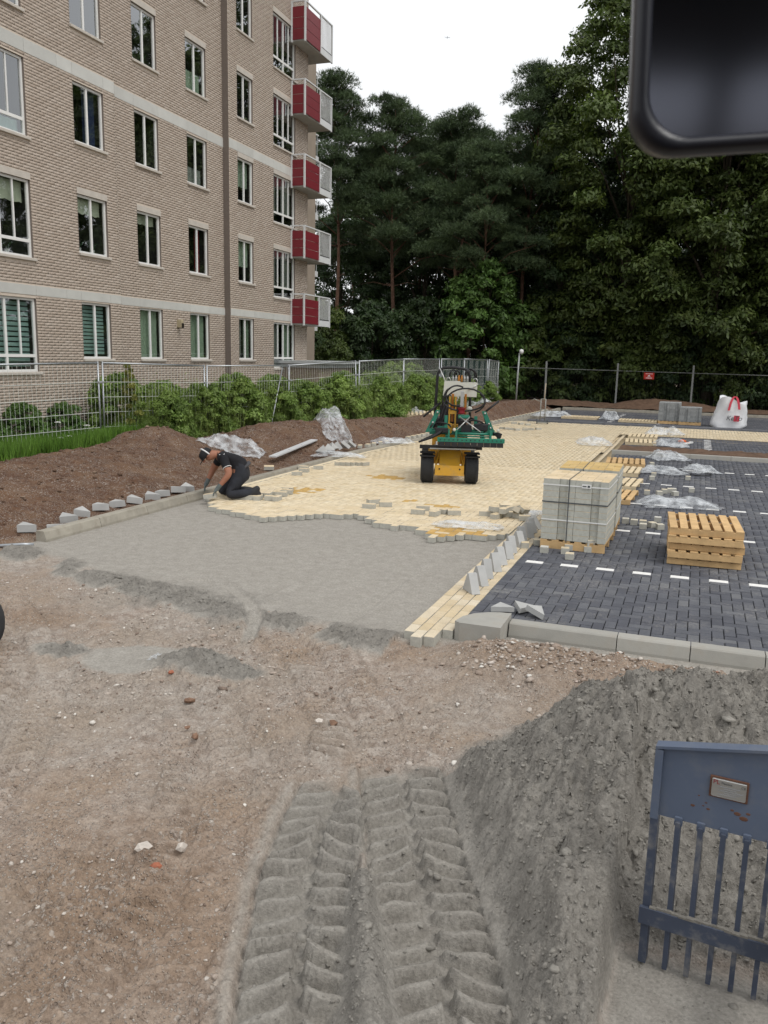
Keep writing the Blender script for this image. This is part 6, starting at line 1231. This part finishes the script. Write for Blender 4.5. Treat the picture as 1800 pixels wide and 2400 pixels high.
def tg(a, b):
    if a in ('nk', 'hd'): return 0
    if a == 'ch' and b == 'nk': return lambda s: 0 if s > .8 else 1
    if a in ('rs', 'ls'): return lambda s: 1 if s < .62 else 0
    if a in ('re', 'le'): return lambda s: 0 if s < .88 else 3
    if a[:1] in 'rl' and (a[1:2] in 'pf' and a not in ('rf',)) or b in ('rp', 'lp'): return 3
    if a in ('ra', 'la'): return 4
    if a in ('rk2', 'lk2'): return lambda s: 2 if s < .88 else 4
    if a in ('rh', 'lh', 'rk', 'lk') or b in ('rh', 'lh'): return 2
    if a == 'pel': return lambda s: 2 if s < .45 else 1
    return 1
body = link('body', skin_mesh('body', J, E_, Rd, 'pel', [skinm, shirt, trous, glove, shoe], tg), wk)
# head: face points down and to the left; cap, band, features
fd = (-RR * .55 + Vector((0, 0, -.8)) + CC * .35).normalized(); hc_ = Vector(J['hd']) * .45 + Vector(J['ht']) * .55; upv = (Vector(J['ht']) - Vector(J['nk'])).normalized(); upv = (upv - fd * upv.dot(fd)).normalized(); rt_ = fd.cross(upv).normalized()
HM = Matrix((( rt_.x, fd.x, upv.x, hc_.x), (rt_.y, fd.y, upv.y, hc_.y), (rt_.z, fd.z, upv.z, hc_.z), (0, 0, 0, 1)))
P_('nose', skinm, lambda b: b.prism([(-.014, -.03), (.014, -.03), (.005, .012), (-.005, .012)], .07, .112, HM, axis='y'), wk); P_('mouth', M('lips', (.2, .07, .06), .6), lambda b: b.box(-.022, .075, -.058, .022, .09, -.05, HM), wk)
for s in (-1, 1):
    P_('eye', blk, lambda b: b.lathe([(.002, -.004), (.011, 0), (.002, .006)], 8, HM @ T(s * .03, .082, .012) @ RX(-90)), wk, True); P_('ear', skinm, lambda b: b.lathe([(.006, -.01), (.028, 0), (.02, .012), (.005, .014)], 10, HM @ T(s * .088, 0, .0) @ RY(90 * s)), wk, True)
capo = P_('cap', capm, lambda b: b.lathe([(.106, .012), (.108, .04), (.103, .072), (.088, .1), (.06, .118), (.02, .125), (.002, .126)], 20, HM @ T(0, -.008, -.01)), wk, True)
P_('visor', capm, lambda b: b.prism([(-.075, .06), (-.06, .13), (-.03, .165), (.03, .165), (.06, .13), (.075, .06)], .025, .033, HM @ RX(-8)), capo)
P_('ear_band', whitec, lambda b: b.tube([HM @ Vector((.106 * math.sin(R(a)), -.03, .02 + .112 * math.cos(R(a)))) for a in range(-105, 106, 15)], .011, 6), wk, True)
for k in range(3): P_('shirt_stripe', whitec, lambda b: b.tube([Vector(J['rs']) + Vector((0, 0, .072 - .008 * abs(k - 1))) + RR * (-.06 + .0) + CC * (.022 * (k - 1)), Vector(J['rs']) + Vector((0, 0, .078 - .008 * abs(k - 1))) + RR * .02 + CC * (.022 * (k - 1))], .005, 5), wk)
se = Vector(J['rs']) * .40 + Vector(J['re']) * .60; ax = (Vector(J['re']) - Vector(J['rs'])).normalized()
P_('sleeve_hem', whitec, lambda b: b.lathe([(.066, -.004), (.069, 0), (.066, .004)], 16, T(*se) @ ax.to_track_quat('Z', 'Y').to_matrix().to_4x4()), wk, True)
P_('tool_belt', M('belt', (.06, .06, .065), .8), lambda b: b.lathe([(.162, -.018), (.168, 0), (.162, .018)], 18, T(*(Vector(J['pel']) * .6 + Vector(J['sp']) * .4)) @ (Vector(J['sp']) - Vector(J['pel'])).to_track_quat('Z', 'Y').to_matrix().to_4x4() @ Matrix.Diagonal((1.02, 1.02, 1, 1))), wk, True)
for nm in ('rt', 'lt'): pass
hb = wk.matrix_local @ Vector(J['rp']); o = link('held_paver', PVL, None, T(hb.x - .10, hb.y + .0, .035) @ RZ(15) @ RY(-10)); tag(o, 'cream brick held in the gloved hand of the kneeling man', 'paving brick')
# ================================================================== loader parts around the camera
bm_ = M('loader_blue_grey', (.088, .112, .165), .5, .1, 3, spec=.4, bump=.08, bs=30, dirt=(.20, .19, .17), dscale=6, damt=.25, obj=True); bmd = M('loader_bar_blue', (.052, .064, .095), .55, .15, 4, bump=.1, bs=40, dirt=(.25, .235, .21), dscale=8, damt=.55); rust = M('rust', (.12, .06, .04), .9, .3, 20)
gr = tag(empty('load_guard', T(-.023, 3.458, -.10) @ RZ(-7.0)), 'blue grey steel load guard with vertical bars standing on the sand', 'load guard')
P_('plate', bm_, lambda b: b.prism([(.02, .70), (.02, 1.003), (1.3, 1.255), (1.3, .70)], -.006, .008, axis='y'), gr)
P_('edge_strip', bm_, lambda b: (b.box(-.012, -.03, .69, .0195, .03, 1.0), b.add([(-.012, -.03, 1.001), (1.3, -.03, 1.257), (1.3, .03, 1.257), (-.012, .03, 1.001), (-.012, -.03, 1.013), (1.3, -.03, 1.27), (1.3, .03, 1.27), (-.012, .03, 1.013)], [(0, 3, 2, 1), (4, 5, 6, 7), (0, 1, 5, 4), (1, 2, 6, 5), (2, 3, 7, 6), (3, 0, 4, 7)])), gr)
for k in range(15):
    x = .0 + .0885 * k; w = .020 if k else .032
    P_('bar', bmd, lambda b: b.box(x - w / 2 + (.006 if k == 0 else .012), -.028, .003, x + w / 2 + (.006 if k == 0 else .012), .03, .698, bev=.003), gr)
    if k: P_('weld', bm_, lambda b: b.box(x - .004, -.012, .672, x + .028, .012, .715, bev=.004), gr)
P_('cross_bar', bmd, lambda b: b.box(-.02, -.046, .2, 1.3, -.0285, .282, bev=.003), gr)
P_('sand_crust', cm, lambda b: [b.box(.02 + .03 * k, -.044 + .004 * math.sin(k), .2805, .05 + .03 * k, -.028, .287 + .006 * abs(math.sin(k * 2.3))) for k in range(40)], gr)
np_ = P_('name_plate', steel, lambda b: b.box(.215, -.018, .85, .345, -.0125, .928, bev=.004), gr); P_('plate_frame', rust, lambda b: (b.box(.207, -.013, .842, .353, -.0065, .936, bev=.003)), np_)
P_('plate_print', M('print_grey', (.25, .26, .28), .6, .1, 5, bump=0), lambda b: ([b.box(.24 + .02 * (j % 2), -.0192, .862 + j * .0085, .31 + .012 * ((j * 7) % 3), -.0184, .8645 + j * .0085) for j in range(5)]), np_)
def text(body_, size, mat_, m_, parent, nm='lettering'):
    cu_ = bpy.data.curves.new(nm, 'FONT'); cu_.body = body_; cu_.size = size; cu_.extrude = .0003; cu_.materials.append(mat_); to_ = bpy.data.objects.new(nm, cu_); COL.objects.link(to_); bpy.context.view_layer.update()
    me = bpy.data.meshes.new_from_object(to_.evaluated_get(bpy.context.evaluated_depsgraph_get())); bpy.data.objects.remove(to_); return link(nm, me, parent, m_)
text('PL', .026, redp, T(.219, -.0188, .905) @ RX(90), np_); text('Pladdet', .014, strapd, T(.250, -.0188, .908) @ RX(90), np_); text('CE', .014, strapd, T(.325, -.0188, .905) @ RX(90), np_)
for x, z, s in ((.32, .79, .018), (.345, .775, .022), (.30, .80, .01), (.36, .80, .012), (.17, .83, .006), (.20, .805, .007), (.21, .78, .01), (.15, .78, .012), (.19, .79, .006)): P_('paint_chip', rust, lambda b: b.lathe([(s * .8, 0), (s * .5, .0012)], 7, gr.matrix_local.inverted() @ gr.matrix_local @ T(x, -.0062, z) @ RX(90) @ Matrix.Diagonal((1, .6, 1, 1))), gr)
P_('hitch_frame', bmd, lambda b: (b.box(.5, -.4, .3, .58, -.05, .38), b.box(1.1, -.4, .3, 1.18, -.05, .38)), gr)
# cab mirror hanging by its arm from the cab roof
mrd = .62
def cp(u, v, d): return Vector((0, 0, 2.48)) + (cf + cr * ((u - 900) / 1960) + cu * ((1200 - v) / 1960)) * d
mo_ = cp(1800, 0, mrd); MM = Matrix(((cr.x, cu.x, -cf.x, mo_.x), (cr.y, cu.y, -cf.y, mo_.y), (cr.z, cu.z, -cf.z, mo_.z), (0, 0, 0, 1))) @ RY(-9) @ RX(17)
mi_ = tag(empty('cab_mirror', MM), 'black rounded cab mirror hanging close overhead', 'mirror'); k = mrd / 1960
w, h = 300 * k, 325 * k; r_ = .034
def rrect(x0, y0, x1, y1, r, n=7):
    o = []
    for cx, cy, a0 in ((x1 - r, y0 + r, -90), (x1 - r, y1 - r, 0), (x0 + r, y1 - r, 90), (x0 + r, y0 + r, 180)): o += [(cx + r * math.cos(R(a0 + 90 * i / n)), cy + r * math.sin(R(a0 + 90 * i / n))) for i in range(n + 1)]
    return o
mh_ = M('mirror_housing', (.010, .011, .018), .38, .1, 20, spec=.5, bump=.05)
outp = rrect(-w, -h, w, h * .9, r_)
b = MB(); rings = [(1.0, -.028), (1.0, -.008), (.985, .0), (.955, .004), (.925, .0), (.915, -.006)]; n = len(outp); vs_ = []
for f, z in rings:
    e = (1 - f) * .16
    for x, y in outp: vs_.append((x - math.copysign(min(abs(x), e), x), y - math.copysign(min(abs(y), e), y), z))
fs = [(q * n + i, q * n + (i + 1) % n, (q + 1) * n + (i + 1) % n, (q + 1) * n + i) for q in range(len(rings) - 1) for i in range(n)] + [tuple(range(n - 1, -1, -1))]
b.add(vs_, fs); b.build('housing', mh_, mi_, True)
gm_, t, out = nodes('mirror_glass'); bsdf(t, out, (.11, .115, .14), .12, 1.0)
b = MB(); b.prism([(x * .915, y * .925) for x, y in outp], -.012, -.007); b.build('mirror_glass', gm_, mi_)
b = MB(); b.tube([(0, h * .85, -.02), (.02, h * 1.3, -.03), (.04, h * 2.2, -.02), (.05, h * 2.6, .1)], .012, 8); b.build('mirror_arm', mh_, mi_, True)
# cab behind and above the camera: roof, rear posts, seat-side panel, bonnet and rear wheels (the loader the photo is taken from)
ld = tag(empty('wheel_loader', T(.35, -.2, -.1) @ RZ(-7)), 'dark loader cab roof and bonnet around the viewpoint, seen mirrored', 'loader')
P_('cab_roof', blk, lambda b: b.box(-.85, -1.3, 2.93, .8, .28, 3.05, bev=.03), ld)
for x in (-.8, .75): P_('cab_post', blk, lambda b: b.tube([(x, -1.2, 1.2), (x, -1.2, 2.94)], .045, 8), ld, True)
P_('bonnet', bm_, lambda b: b.box(-.6, -3.0, .7, .6, -1.3, 1.9, bev=.08), ld); P_('cab_floor', blk, lambda b: b.box(-.8, -1.3, .75, .75, -.3, .9, bev=.03), ld)
for x in (-.95, .95): P_('wheel', tyre, lambda b: b.lathe([(.3, -.2), (.58, -.22), (.62, -.1), (.62, .1), (.58, .22), (.3, .2)], 28, T(x, -2.2, .62) @ RY(90)), ld, True)
# wheel of a parked machine at the edge of the gravel
wh_ = tag(empty('machine_wheel', T(-5.605, 5.11, -.12) @ RZ(135) @ Matrix.Scale(.68, 4)), 'black rubber machine wheel standing at the edge of the gravel', 'wheel')
P_('tyre', tyre, lambda b: b.lathe([(.2, -.14), (.38, -.16), (.44, -.08), (.44, .08), (.38, .16), (.2, .14)], 32, T(0, 0, .44) @ RY(90)), wh_, True); P_('rim', ym, lambda b: b.lathe([(.02, -.08), (.19, -.1), (.205, -.15), (.205, .15), (.19, .1), (.02, .08)], 24, T(0, 0, .44) @ RY(90)), wh_, True)
